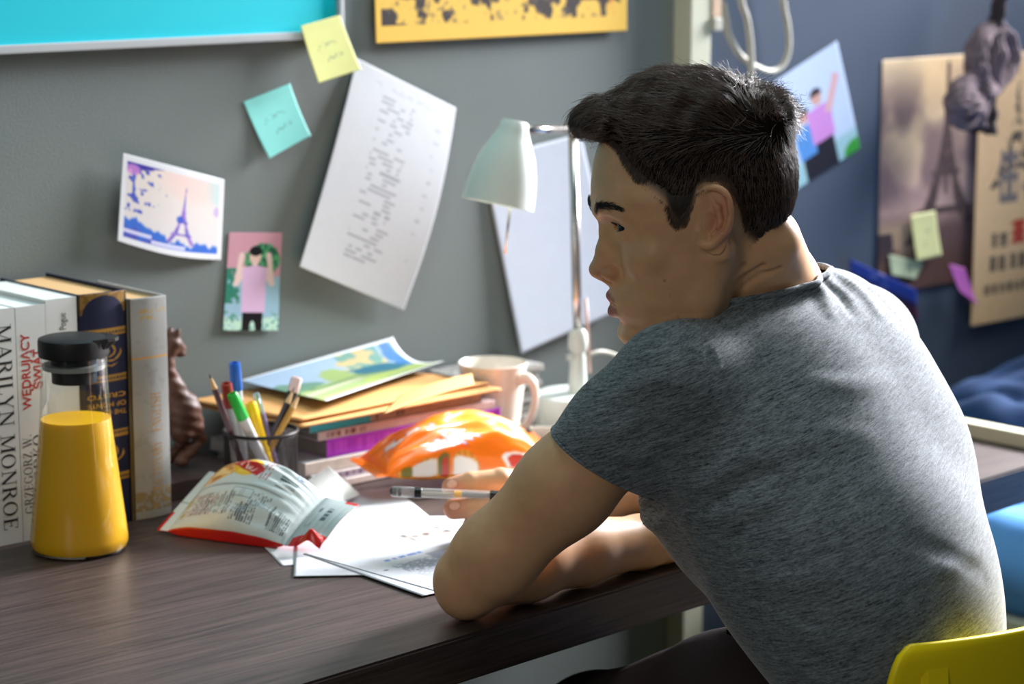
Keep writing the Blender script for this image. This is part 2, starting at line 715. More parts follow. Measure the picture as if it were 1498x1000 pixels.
# crumpled dark blue jeans heaped by the wall
s, t = np.meshgrid(np.linspace(-1, 1, 91), np.linspace(-1, 1, 71))
R = np.sqrt(s ** 2 + t ** 2)
X = 3.17 + 0.33 * s
Y = -0.255 + 0.20 * t
prof = np.clip(1 - R ** 2.2, 0, 1) ** 0.6
rid = np.abs(np.sin(7 * s + 3.0 * fbm(X, Y, 2.0, sc=6) * 3 + 2 * t))
Zq = 0.592 + 0.004 * (1 - R) + prof * (0.085 + 0.055 * fbm(X, Y, sc=7) + 0.030 * rid)
idx = np.arange(s.size).reshape(s.shape)
fs = np.stack([idx[:-1, :-1], idx[:-1, 1:], idx[1:, 1:], idx[1:, :-1]], -1).reshape(-1, 4)
keep = (R.ravel()[fs] <= 1.02).all(1)
o = mesh_obj('jeans', np.stack([X, Y, Zq], -1).reshape(-1, 3), fs[keep], m_denim, None, True)
bmj = bmesh.new()
bmj.from_mesh(o.data)
bmesh.ops.delete(bmj, geom=[v for v in bmj.verts if not v.link_faces], context='VERTS')
bmj.to_mesh(o.data)
bmj.free()
md = o.modifiers.new('t', 'SOLIDIFY')
md.thickness = 0.006
tag(o, 'crumpled dark blue denim heaped on the bed against the blue wall', 'clothing')


# ------------------------------------------------------------------ yellow chair
m_yel = mat('yellow_plastic', rgb(255, 226, 0), 0.42, var=0.03, scale=6, bump=0.05, bscale=700)
m_leg = mat('chair_steel', rgb(170, 170, 168), 0.3, metal=1.0, var=0.03)
CX, CY = 1.856, -1.138
chair = empty('chair', (CX, CY + 0.2, 0), 'yellow plastic chair with a moulded back behind the seated person', 'chair')


def shell(name, fn, nu, nv, th, par):
    u, v = np.meshgrid(np.linspace(-1, 1, nu), np.linspace(0, 1, nv))
    P = fn(u, v)
    idx = np.arange(u.size).reshape(u.shape)
    fs = np.stack([idx[:-1, :-1], idx[:-1, 1:], idx[1:, 1:], idx[1:, :-1]], -1).reshape(-1, 4)
    o = mesh_obj(name, P.reshape(-1, 3), fs, m_yel, par, True)
    md = o.modifiers.new('t', 'SOLIDIFY')
    md.thickness = th
    md.offset = 0
    md = o.modifiers.new('b', 'BEVEL')
    md.width = th * 0.3
    md.segments = 2
    md.limit_method = 'ANGLE'
    return o


def back_fn(u, v):
    hw = 0.207 + 0.022 * (1 - v) ** 1.2
    # rounded upper corners
    uu = u
    top = np.clip((v - 0.86) / 0.14, 0, 1)
    hw = hw - 0.022 * (1 - np.sqrt(np.clip(1 - top ** 2, 0, 1)))
    x = uu * hw
    y = -0.2 + 0.0 - 0.045 * (1 - uu ** 2) * (0.55 + 0.45 * v) + 0.055 * (1 - v) ** 1.3
    z = 0.455 + 0.332 * v
    return np.stack([x, y, z], -1)


shell('backrest', back_fn, 41, 41, 0.010, chair)


def seat_fn(u, v):
    hw = 0.205 + 0.015 * np.sin(v * 3.14) - 0.03 * np.clip((v - 0.88) / 0.12, 0, 1) ** 2
    x = u * hw
    y = -0.150 + 0.37 * v
    z = 0.455 - 0.020 * (1 - u ** 2) * np.sin(np.clip(v * 1.15, 0, 1) * 3.14) - 0.02 * np.clip((v - 0.85) / 0.15, 0, 1) ** 2 + 0.014 * np.clip((0.15 - v) / 0.15, 0, 1) ** 2
    return np.stack([x, y, z], -1)


shell('seat', seat_fn, 31, 31, 0.010, chair)
for sx in (-1, 1):
    # moulded ridge set inside each side of the back, wider at its top
    rp = []
    vs, fs = [], []
    for k in range(9):
        v = 0.93 - 0.8 * k / 8
        hwid = 0.017 - 0.006 * k / 8
        uc = sx * 0.80
        for du, dy in ((-1, 0.0), (-0.6, -0.011), (0.6, -0.011), (1, 0.0)):
            p = back_fn(np.array(uc + du * hwid / 0.21), np.array(v))
            vs.append((p[0], p[1] - 0.004 + dy * (1 if k else 0.15), p[2]))
    for k in range(8):
        for q in range(3):
            fs.append((k * 4 + q, k * 4 + q + 1, (k + 1) * 4 + q + 1, (k + 1) * 4 + q))
    fs += [(0, 3, 2, 1), (32, 33, 34, 35)]
    mesh_obj('ridge', vs, fs, m_yel, chair, False)
    for yb, ye in ((-0.14, -0.19), (0.17, 0.20)):
        tube('leg', [(sx * 0.15, yb, 0.443), (sx * 0.17, (yb + ye) / 2, 0.38), (sx * 0.20, ye, 0.0)], 0.011, m_leg, chair)
tube('under_frame', [(-0.15, -0.14, 0.436), (-0.15, 0.17, 0.428), (0.15, 0.17, 0.428), (0.15, -0.14, 0.436)], 0.009, m_leg, chair, closed=True)


# ------------------------------------------------------------------ things on the walls
m_print = mat('printed_paper', (1, 1, 1), 0.55, var=0.02, scale=60, attr='Col', spec=0.3)
m_gloss = mat('glossy_print', (1, 1, 1), 0.28, var=0.01, scale=60, attr='Col', spec=0.4)
m_paper = mat('white_paper', rgb(226, 228, 230), 0.7, var=0.015, scale=40, spec=0.25)
m_ink = mat('black_ink', rgb(24, 24, 26), 0.6, var=0.0)
WY = -0.0012


def wallpts(pts, ys):
    return [at(u, v, y=y) for (u, v), y in zip(pts, ys)]


def lift(a_tl, a_tr, a_br, a_bl, belly=0.0):
    def f(s, t):
        y = a_tl * (1 - s) * (1 - t) + a_tr * s * (1 - t) + a_br * s * t + a_bl * (1 - s) * t
        y = y + belly * np.sin(np.pi * t) * (1 - s)
        out = np.zeros(s.shape + (3,))
        out[..., 1] = -y
        return out
    return f


# cyan board with a pale frame
bz = at(300, 60, y=-0.014)[2]
bxr = at(503, 25, y=-0.02)[0]
board = empty('notice_board', (0.95, 0, bz), 'bright cyan notice board with a pale grey frame high on the left wall', 'board')
m_cyan = mat('cyan_board', rgb(0, 205, 224), 0.5, var=0.02, scale=4, bump=0.05, bscale=300)
m_frame = mat('pale_frame', rgb(188, 192, 196), 0.4, var=0.03, scale=10)
box('panel', -0.55, bxr - 0.95 - 0.004, -0.012, -0.0005, 0.004, 0.80, m_cyan, board, bev=0)
box('frame', -0.56, bxr - 0.95 + 0.002, -0.019, -0.0005, -0.004, 0.006, m_frame, board)
box('frame', bxr - 0.95 - 0.006, bxr - 0.95 + 0.002, -0.019, -0.0005, 0.006, 0.81, m_frame, board)
box('frame', -0.56, bxr - 0.95 - 0.006, -0.019, -0.0005, 0.80, 0.81, m_frame, board)
box('frame', -0.56, -0.55, -0.019, -0.0005, 0.006, 0.80, m_frame, board)


def paint_crowd(s, t):
    c = canvas(s, (0.90, 0.73, 0.31))
    n = fbm(s * 30, t * 20, 3.0, oct=4)
    n2 = fbm(s * 11, t * 9, 8.0, oct=2)
    inner = (s > 0.022) & (s < 0.972) & (t < 0.935)
    low = np.clip((t - 0.86) / 0.07, 0, 1)
    dark = soft(0.50 - 0.30 * n - 0.28 * n2 - 0.55 * (n - 0.5) + 0.08 * low - 0.255, 0.06)
    put(c, inner * dark, (0.20, 0.17, 0.17))
    put(c, inner * ((s > 0.925) & (s < 0.945)) * (n > 0.42), (0.87, 0.52, 0.25), 0.8)
    put(c, inner * (fbm(s * 60, t * 40, 1.0) > 0.66), (0.45, 0.38, 0.30), 0.5)
    return c


pz = at(545, 63, y=WY)[2]
x0, x1 = at(543, 60, y=WY)[0], at(911, 45, y=WY)[0]
o = sheet('poster', [(x0 - 0.004, WY - 0.004, pz + 0.33), (x1, WY - 0.004, pz + 0.33), (x1, WY - 0.008, pz), (x0, WY - 0.010, pz)], 300, 220, paint_crowd, m_print)
tag(o, 'yellow poster with a black crowd print at the top of the grey wall', 'poster')


def paint_note(base):
    def f(s, t):
        c = canvas(s, base)
        for tt, a, b, sd in ((0.42, 0.22, 0.72, 1), (0.66, 0.36, 0.78, 2)):
            w = fbm(s * 30, t * 0 + sd, oct=2)
            wob = 0.045 * (fbm(s * 45, t * 0 + sd + 5, oct=1) - 0.5) * 2
            put(c, (np.abs(t - tt - wob + 0.06 * (s - 0.5)) < 0.014) & (s > a) & (s < b) & (w > 0.36), (0.35, 0.45, 0.45), 0.5)
        put(c, soft(t - 0.16, 0.1), np.array(base) * 0.985)
        return c
    return f


def curl(lo, side=0.0):
    def f(s, t):
        out = np.zeros(s.shape + (3,))
        out[..., 1] = -(lo * t ** 2 + side * s ** 2 * t)
        return out
    return f


c4 = wallpts([(440, 38), (497, 22), (522, 101), (462, 121)], [-0.022, -0.022, -0.024, -0.024])
o = sheet('sticky_note', c4, 50, 50, paint_note((0.90, 0.91, 0.60)), m_print, bulge=curl(0.006, 0.003))
tag(o, 'pale yellow sticky note hanging over the corner of the cyan board', 'note')
c4 = wallpts([(356, 149), (424, 122), (446, 197), (388, 231)], [WY] * 4)
o = sheet('sticky_note', c4, 50, 50, paint_note((0.55, 0.88, 0.86)), m_print, bulge=curl(0.009, 0.003))
tag(o, 'turquoise sticky note stuck to the grey wall between board and photos', 'note')


def paint_list(s, t):
    c = canvas(s, (0.75, 0.765, 0.785))
    put(c, print_lines(s, t, 0.30, 0.66, 0.10, 0.88, 34, 2, fill=0.50, gap=0.5, cw=0.05), (0.45, 0.46, 0.50), 0.55)
    put(c, print_lines(s, t, 0.84, 0.90, 0.14, 0.9, 12, 5, fill=0.45, gap=0.2, cw=0.03), (0.5, 0.5, 0.55), 0.4)
    put(c, print_lines(s, t, 0.22, 0.9, 0.05, 0.08, 2, 5, fill=0.45, gap=0.4, cw=0.03), (0.5, 0.5, 0.55), 0.35)
    return c


c4 = wallpts([(522, 85), (667, 158), (590, 454), (438, 390)], [WY - 0.002, WY - 0.003, -0.012, -0.018])
o = sheet('paper_sheet', c4, 120, 180, paint_list, m_print, bulge=lambda s, t: np.stack([s * 0, -0.010 * np.sin(np.pi * t) * (0.4 + s) + 0 * s, s * 0], -1))
tag(o, 'tilted white sheet with a printed list, pinned between sticky note and lamp', 'paper')


def paint_blank(s, t):
    c = canvas(s, (0.73, 0.76, 0.81))
    put(c, print_lines(s, t, 0.2, 0.8, 0.1, 0.5, 10, 9, fill=0.4, gap=0.3, cw=0.05), (0.72, 0.75, 0.80), 0.5)
    return c


c4 = wallpts([(706, 232), (850, 195), (906, 452), (760, 517)], [WY - 0.002, WY - 0.002, -0.010, -0.012])
o = sheet('paper_sheet', c4, 40, 60, paint_blank, m_print, bulge=curl(0.004))
tag(o, 'nearly blank white sheet on the wall directly behind the desk lamp pole', 'paper')


def tower(s, t, cx, top, bot, wid):
    """outline of a lattice iron tower"""
    h = (bot - t) / (bot - top)
    w = wid * (0.5 * np.clip(1 - h, 0, 1) ** 3.2 + 0.055 * np.clip(1 - h, 0, 1) + 0.012)
    d = np.abs(s - cx)
    m = (d < w) & (h > 0) & (h < 1)
    arch = (h < 0.15) & (d < w - wid * 0.16) & (h < 0.16 - 0.5 * (d / wid) ** 2)
    arch2 = (h > 0.19) & (h < 0.36) & (d < w * 0.45)
    deck = ((np.abs(h - 0.17) < 0.018) & (d < w * 1.15)) | ((np.abs(h - 0.38) < 0.014) & (d < w * 1.3))
    return ((m & ~arch & ~arch2) | deck).astype(float), h


def paint_paris(s, t):
    c = canvas(s, (0.86, 0.87, 0.89))
    inn = (s > 0.045) & (s < 0.955) & (t > 0.07) & (t < 0.93)
    sky = np.stack([0.87 - 0.05 * t, 0.83 - 0.02 * t, 0.79 + 0.04 * t], -1)
    c = np.where(inn[..., None], sky, c)
    put(c, inn * soft(((s - 0.95) / 0.14) ** 2 + ((t - 0.1) / 0.22) ** 2 - 1, 1.2), (0.55, 0.85, 0.86), 0.8)
    put(c, inn * soft(((s - 0.7) / 0.3) ** 2 + ((t - 0.15) / 0.2) ** 2 - 1, 1.5), (0.90, 0.76, 0.75), 0.6)
    n = fbm(s * 26, t * 20, 2.0, oct=3)
    leaves = soft(0.57 - n + 0.9 * np.clip(s - 0.22 - 0.12 * (t < 0.16), 0, 1) + 0.25 * np.clip(t - 0.45, 0, 1) + 0.04, 0.05)
    put(c, inn * (t < 0.62) * leaves, (0.30, 0.36, 0.72))
    put(c, inn * soft(t - 0.14 + 0.30 * s - 0.10 * n, 0.02) * (s < 0.42), (0.25, 0.24, 0.62))
    put(c, inn * soft(((s - 0.1) / 0.07) ** 2 + ((t - 0.15) / 0.06) ** 2 - 1, 0.8), (0.82, 0.55, 0.82), 0.8)
    hor = 0.69 + 0.16 * np.clip(s - 0.05, 0, 0.45) / 0.45 - 0.06 * (fbm(s * 22, t * 0 + 3, oct=2) - 0.5) * 2
    put(c, inn * soft(hor - t, 0.03), (0.24, 0.42, 0.78))
    put(c, inn * soft(hor + 0.10 - t, 0.03) * (n < 0.55), (0.32, 0.34, 0.70))
    put(c, inn * (np.abs(t - 0.90 + 0.05 * (s < 0.3)) < 0.018) * (s < 0.62), (0.88, 0.87, 0.94), 0.85)
    m, h = tower(s - 0.03 * (t - 0.85) * 0 + 0.06 * (t - 0.8), t, 0.575, 0.20, 0.86, 0.26)
    put(c, inn * m, (0.42, 0.40, 0.72))
    put(c, inn * m * (n > 0.5), (0.62, 0.48, 0.78), 0.8)
    put(c, inn * soft(((s - 0.56) / 0.035) ** 2 + ((t - 0.58) / 0.04) ** 2 - 1, 0.5), (0.20, 0.34, 0.75), 0.8)
    put(c, inn * soft(((s - 0.93) / 0.03) ** 2 + ((t - 0.42) / 0.06) ** 2 - 1, 0.9), (0.70, 0.60, 0.85), 0.7)
    return c


c4 = wallpts([(180, 224), (328, 263), (323, 380), (172, 352)], [-0.014, WY - 0.001, WY - 0.001, -0.016])
o = sheet('photo_print', c4, 170, 120, paint_paris, m_gloss, bulge=lambda s, t: np.stack([s * 0, -0.004 * np.sin(np.pi * s), -0.006 * np.sin(np.pi * s) * t], -1))
tag(o, 'curved blue-toned photo of an iron tower with white border, above the books', 'photo')


def person_shape(s, t, cx, cy, k, arms=True):
    """rough standing figure: masks of head, hair, body, arms, legs"""
    x, y = (s - cx) / k, (t - cy) / k
    head = ((x / 0.085) ** 2 + ((y + 0.40) / 0.115) ** 2 < 1)
    hair = ((x / 0.10) ** 2 + ((y + 0.455) / 0.085) ** 2 < 1)
    torso = (np.abs(x) < 0.20 - 0.05 * np.clip(y + 0.05, 0, 0.3)) & (y > -0.26 + 0.25 * x * x) & (y < 0.26)
    return x, y, head, hair, torso


def paint_boy(s, t):
    c = canvas(s, (0.80, 0.60, 0.66))
    asp = 1.85
    n = fbm(s * 20, t * 20 * asp, 4.0, oct=3)
    put(c, soft(0.45 - t, 0.02), (0.60, 0.74, 0.82))
    put(c, ((s < 0.26) & (t > 0.36) & (t < 0.72) & (n > 0.36)), (0.20, 0.50, 0.42))
    bush = soft(np.hypot((s - 0.66) / 0.36, (t - 0.28) / 0.19) - 0.9 - 0.35 * (n - 0.5), 0.05)
    put(c, bush, (0.16, 0.40, 0.30))
    put(c, bush * (n > 0.52), (0.35, 0.65, 0.45))
    put(c, ((t > 0.86) & (n > 0.45)), (0.75, 0.88, 0.80))
    put(c, ((t > 0.80) & (n < 0.38)), (0.30, 0.58, 0.48))
    x, y = (s - 0.52), (t - 0.5)
    skin = (0.90, 0.80, 0.78)
    for sx in (-1, 1):
        ex, ey = sx * 0.33, 0.02
        for (ax, ay, bx_, by, w) in ((sx * 0.20, -0.12, ex, ey, 0.055), (ex, ey, sx * 0.27, -0.20, 0.045), (sx * 0.27, -0.20, sx * 0.25, -0.27, 0.05)):
            px_, py = x - ax, (y - ay) * asp
            dx, dy = bx_ - ax, (by - ay) * asp
            q = np.clip((px_ * dx + py * dy) / (dx * dx + dy * dy), 0, 1)
            put(c, np.hypot(px_ - q * dx, py - q * dy) < w, skin)
    put(c, np.hypot(x / 0.105, (y + 0.255) / 0.085) < 1, (0.88, 0.76, 0.72))
    put(c, np.hypot(x / 0.12, (y + 0.31) / 0.05) < 1, (0.10, 0.09, 0.10))
    put(c, (np.abs(x) < 0.05) & (y > -0.2) & (y < -0.14), skin)
    put(c, (np.abs(x) < 0.235 - 0.10 * np.clip(y + 0.1, 0, 0.2)) & (y > -0.165 + 0.30 * np.abs(x) ** 1.5) & (y < 0.315), (0.86, 0.72, 0.86))
    put(c, (np.abs(x) < 0.19) & (y >= 0.315) & (np.hypot(x / 0.05, (y - 0.5) / 0.10) > 1), (0.07, 0.06, 0.08))
    return c


c4 = wallpts([(335, 340), (413, 340), (405, 483), (325, 483)], [WY, WY, WY - 0.001, WY - 0.001])
o = sheet('photo_print', c4, 90, 160, paint_boy, m_gloss, bulge=curl(0.002))
tag(o, 'small upright photo of a person in pink with raised hands, right of the books', 'photo')


def paint_pair(s, t):
    c = canvas(s, (0.76, 0.83, 0.94))
    n = fbm(s * 14, t * 14, 5.0, oct=3)
    put(c, soft(0.82 - t - 0.05 * n, 0.05), (0.62, 0.78, 0.82))
    put(c, soft(((s - 0.98) / 0.13) ** 2 + ((t - 0.98) / 0.10) ** 2 - 1, 0.3), (0.25, 0.62, 0.25))
    for cx, cy, k, col in ((0.545, 0.66, 0.55, (0.35, 0.58, 0.85)), (0.70, 0.58, 0.58, (0.80, 0.56, 0.84))):
        x, y, head, hair, torso = person_shape(s, t, cx, cy, k)
        put(c, hair, (0.20, 0.15, 0.16))
        put(c, head & (y > -0.44), (0.82, 0.64, 0.60))
        put(c, torso, col)
        put(c, (np.abs(x) < 0.15) & (y >= 0.26), (0.16, 0.16, 0.20) if cx > 0.5 else (0.75, 0.86, 0.80))
    px_, py = s - 0.795, t - 0.50
    q = np.clip((px_ * 0.12 + py * -0.22) / (0.12 ** 2 + 0.22 ** 2), 0, 1)
    put(c, np.hypot(px_ - q * 0.12, py + q * 0.22) < 0.035, (0.84, 0.68, 0.70))
    put(c, np.hypot((s - 0.905) / 0.025, (t - 0.26) / 0.03) < 1, (0.84, 0.68, 0.70))
    return c


c4 = wallpts([(1082, 153), (1222, 60), (1256, 217), (1116, 311)], [WY, WY - 0.004, WY - 0.002, WY])
o = sheet('photo_print', c4, 130, 130, paint_pair, m_gloss, bulge=lambda s, t: np.stack([s * 0, -0.006 * (s - 0.3) ** 2, s * 0], -1))
tag(o, 'tilted photo of two people in blue and pink on the blue wall behind the head', 'photo')


def paint_sepia(s, t):
    n = fbm(s * 5, t * 9, 2.0, oct=4)
    n2 = fbm(s * 4, t * 5, 6.0, oct=3)
    up = np.clip(t / 0.45, 0, 1)[..., None]
    c = np.array((0.90, 0.79, 0.64)) * (1 - up) + np.array((0.70, 0.58, 0.55)) * up
    c = c * (0.80 + 0.4 * n[..., None])
    put(c, soft(((s - 0.55) / 0.5) ** 2 + ((t - 0.22) / 0.3) ** 2 - 1, 1.4), (0.92, 0.80, 0.63), 0.8)
    put(c, soft(0.52 - n2, 0.25) * soft(0.12 - t, 0.2) * soft(t - 0.6, 0.1), (0.42, 0.33, 0.36), 0.75)
    put(c, soft(0.70 - t, 0.10), (0.33, 0.24, 0.24), 0.85)
    put(c, soft(0.70 - t, 0.06) * (n2 > 0.52) * (s < 0.75), (0.70, 0.60, 0.48), 0.8)
    put(c, (t > 0.74) * (s < 0.3) * (n > 0.45), (0.18, 0.14, 0.18), 0.9)
    m, h = tower(s, t, 0.66, 0.02, 0.80, 0.72)
    m = np.maximum(m, (np.abs(s - 0.66) < 0.018) & (t > 0.03) & (t < 0.6))
    put(c, m, (0.28, 0.22, 0.23))
    put(c, m * (fbm(s * 60, t * 90, 3.0, oct=2) > 0.55), (0.45, 0.36, 0.33), 0.7)
    put(c, soft(0.84 - t, 0.08), (0.36, 0.25, 0.22), 0.8)
    return c


sx0, sz1 = at(1291, 88, y=WY)[0], at(1291, 88, y=WY)[2]
sz0 = at(1285, 432, y=WY)[2]
sx1 = at(1437, 80, y=WY)[0]
o = sheet('poster', [(sx0, WY, sz1), (sx1, WY, sz1), (sx1, WY - 0.002, sz0), (sx0, WY - 0.002, sz0)], 130, 190, paint_sepia, m_print)
tag(o, 'sepia poster of a lattice iron tower on the blue wall, left of the kraft poster', 'poster')


def paint_kraft(s, t):
    n = fbm(s * 40, t * 60, 2.0, oct=3)
    c = canvas(s, (0.90, 0.755, 0.575)) * (0.97 + 0.06 * n[..., None])
    m, h = tower(s, t, 0.36, 0.02, 0.50, 0.42)
    put(c, m * (fbm(s * 50, t * 80, 5.0, oct=2) > 0.42), (0.22, 0.20, 0.20), 0.85)

    # blocks of dense brush lettering, too soft to read
    def glyphs(s0, s1, t0, t1, cols, rows, col, a, seed):
        gs, gt = (s - s0) / (s1 - s0) * cols, (t - t0) / (t1 - t0) * rows
        ok = (gs > 0) & (gs < cols) & (gt > 0) & (gt < rows)
        fs_, ft = gs - np.floor(gs), gt - np.floor(gt)
        inn = (fs_ > 0.10) & (fs_ < 0.90) & (ft > 0.10) & (ft < 0.90)
        k = np.floor(gs) * 3.1 + np.floor(gt) * 7.7 + seed
        st = (np.sin(fs_ * 17 + k * 5) > 0.1) | (np.sin(ft * 21 + k * 3) > 0.25) | (np.abs(fs_ - 0.5) < 0.1)
        put(c, ok & inn & st, col, a)
    glyphs(0.20, 0.62, 0.33, 0.58, 2, 1, (0.36, 0.36, 0.40), 0.75, 1)
    glyphs(0.15, 0.31, 0.66, 0.725, 2, 1, (0.20, 0.18, 0.20), 0.9, 2)
    glyphs(0.33, 0.65, 0.61, 0.725, 2, 1, (0.74, 0.22, 0.18), 0.9, 3)
    glyphs(0.13, 0.78, 0.745, 0.815, 7, 1, (0.20, 0.18, 0.20), 0.9, 4)
    glyphs(0.10, 0.80, 0.85, 0.895, 10, 1, (0.25, 0.22, 0.22), 0.85, 5)
    return c


kx0 = at(1432, 140, y=-0.006)[0]
kz1, kz0 = at(1435, 80, y=-0.006)[2], at(1416, 477, y=-0.006)[2]
kxb = at(1416, 477, y=-0.006)[0]
o = sheet('poster', [(kx0, -0.006, kz1), (kx0 + 0.30, -0.006, kz1), (kxb + 0.30, -0.012, kz0), (kxb, -0.012, kz0)], 130, 190, paint_kraft, m_print)
tag(o, 'kraft brown poster with dark and red characters at the right end of the wall', 'poster')
c4 = wallpts([(1332, 315), (1368, 308), (1375, 373), (1339, 382)], [-0.008] * 4)
o = sheet('sticky_note', c4, 20, 20, paint_note((0.86, 0.86, 0.62)), m_print, bulge=curl(0.004))
tag(o, 'yellow sticky note on the sepia tower poster', 'note')
c4 = wallpts([(1300, 372), (1352, 384), (1338, 408), (1303, 402)], [-0.005] * 4)
o = sheet('sticky_note', c4, 20, 20, paint_note((0.70, 0.75, 0.62)), m_print, bulge=curl(0.002))
tag(o, 'grey-green scrap of paper low on the sepia poster under the yellow note', 'note')
c4 = wallpts([(1388, 386), (1411, 392), (1428, 446), (1402, 425)], [-0.016] * 4)
o = sheet('sticky_note', c4, 20, 20, paint_note((0.78, 0.42, 0.76)), m_print, bulge=curl(0.003))
tag(o, 'magenta pink paper note beside the lower corner of the kraft poster', 'note')


def paint_mag(s, t):
    c = canvas(s, (0.22, 0.16, 0.26))
    n = fbm(s * 9, t * 9, 2.0, oct=3)
    put(c, soft(t - 0.28, 0.12), (0.22, 0.30, 0.66))
    put(c, soft(np.abs(t - 0.45) - 0.14 * n, 0.1), (0.42, 0.18, 0.24))
    put(c, soft(np.abs(s - 0.4) - 0.1, 0.1) * (t < 0.3) * (n > 0.5), (0.60, 0.62, 0.86))
    return c


c4 = wallpts([(1246, 380), (1341, 424), (1343, 500), (1250, 450)], [-0.03, -0.03, -0.012, -0.012])
mag = sheet('booklet', c4, 50, 40, paint_mag, m_gloss, thick=0.006)
tag(mag, 'dark blue and maroon booklet leaning on the blue wall behind the shoulder', 'booklet')

# cables and plug beside the post
m_cable = mat('white_cable', rgb(168, 166, 154), 0.5, var=0.03)
m_plug = mat('beige_plug', rgb(196, 168, 142), 0.5, var=0.03)
so = at(1048, 22, y=pd + 0.01)
plug = empty('power_plug', so, 'beige and white plug stuck to the side of the cream post', 'plug')
ex = px1 - so[0]
box('plug_body', ex, ex + 0.020, -0.012, 0.012, -0.002, 0.06, m_plug, plug, 0.003)
box('socket', ex, ex + 0.018, -0.016, 0.014, -0.022, -0.002, m_cable, plug, 0.003)
tube('plug_neck', [(ex + 0.020, 0, 0.022), (ex + 0.034, 0, 0.024)], 0.008, m_cable, plug)
yq = pd + 0.010
pth = [np.array(so) + (ex + 0.033, 0, 0.024)] + [at(u, v, y=yq) for u, v in ((1062, 30), (1066, 52), (1080, 78), (1100, 95))] + \
      [at(u, v, y=yq + 0.004) for u, v in ((1126, 105), (1144, 96), (1153, 72), (1152, 40), (1145, 0), (1142, -60), (1142, -300), (1142, -800))]
o = tube('cable', spline(pth, 8), 0.0052, m_cable)
tag(o, 'looping white cable hanging from the plug beside the cream post', 'cable')
pth = [at(u, v, y=yq - 0.013) for u, v in ((1076, -800), (1076, -300), (1078, -60), (1084, 0), (1093, 30), (1098, 70), (1099, 110), (1099, 160), (1098, 240), (1097, 340), (1096, 500), (1095, 700), (1095, 900))]
o = tube('cable', spline(pth, 8), 0.0052, m_cable)
tag(o, 'straight white cable running down in front of the loop of cable', 'cable')

# dark scarf tied in a bow, hanging in front of the posters
m_scarf = mat('mauve_knit', rgb(112, 96, 102), 0.9, var=0.35, scale=60, bump=0.6, bscale=160, stretch=(1, 1, 2))
m_scarf2 = mat('dark_knit', rgb(56, 46, 50), 0.95, var=0.3, scale=60, bump=0.6, bscale=160)
YS = -0.055
so = at(1450, 125, y=YS)
scarf = empty('scarf', so, 'dark mauve knitted scarf tied in a bow over the kraft poster', 'scarf')


def scarf_part(name, px, r, m, flat=0.6):
    pts = spline([at(u, v, y=YS + dy) - so for u, v, dy in px], 8)
    rr = np.interp(np.linspace(0, 1, len(pts)), np.linspace(0, 1, len(r)), r)
    # a flat knitted band: four soft cords side by side
    bmx = bmesh.new()
    P_ = np.array(pts)
    T_ = np.gradient(P_, axis=0)
    N_ = np.cross(T_, CF)
    N_ /= np.maximum(np.linalg.norm(N_, axis=1), 1e-9)[:, None]
    for q in (-0.75, -0.25, 0.25, 0.75):
        wob = 0.10 * np.sin(np.arange(len(P_)) * 0.9 + q * 9)
        o = tube('cord', P_ + N_ * ((q + wob) * rr)[:, None] - CF * (0.35 * rr * (1 - q * q))[:, None], list(rr * 0.42), m, None, n=8)
        bmx.from_mesh(o.data)
        bpy.data.objects.remove(o)
    return bm_obj(name, bmx, m, scarf, True)


scarf_part('strap', [(1466, -60, 0), (1464, -10, 0), (1459, 20, 0), (1455, 38, 0)], [0.010, 0.010, 0.011, 0.010], m_scarf2)
scarf_part('loop', [(1456, 36, 0), (1436, 55, 0), (1426, 85, 0), (1432, 112, -0.006), (1445, 135, -0.008)], [0.010, 0.015, 0.017, 0.016, 0.012], m_scarf)
scarf_part('loop', [(1457, 36, 0), (1474, 58, 0), (1478, 86, 0), (1466, 112, -0.004), (1446, 136, -0.006)], [0.010, 0.013, 0.015, 0.014, 0.012], m_scarf)
scarf_part('loop', [(1456, 40, 0.0), (1453, 80, -0.002), (1449, 130, -0.002)], [0.010, 0.020, 0.012], m_scarf)
scarf_part('knot', [(1438, 126, -0.012), (1446, 134, -0.016), (1456, 126, -0.012)], [0.010, 0.013, 0.010], m_scarf)
scarf_part('bow_loop', [(1445, 134, -0.004), (1420, 122, -0.006), (1400, 140, -0.006), (1396, 160, -0.006), (1408, 176, -0.006), (1430, 160, -0.006), (1445, 138, -0.004)], [0.010, 0.017, 0.016, 0.015, 0.015, 0.015, 0.010], m_scarf)
scarf_part('bow_fill', [(1444, 136, -0.008), (1424, 148, -0.010), (1406, 156, -0.008)], [0.010, 0.022, 0.016], m_scarf)
scarf_part('tail', [(1445, 138, -0.004), (1440, 165, 0), (1436, 195, 0)], [0.011, 0.018, 0.020], m_scarf2)
scarf_part('tail', [(1444, 138, -0.008), (1428, 165, -0.006), (1424, 185, 0)], [0.010, 0.015, 0.017], m_scarf)
scarf_part('tail', [(1460, 122, 0), (1476, 100, 0.002), (1484, 70, 0.004)], [0.005, 0.008, 0.006], mat('cream_ribbon', rgb(190, 172, 140), 0.8))


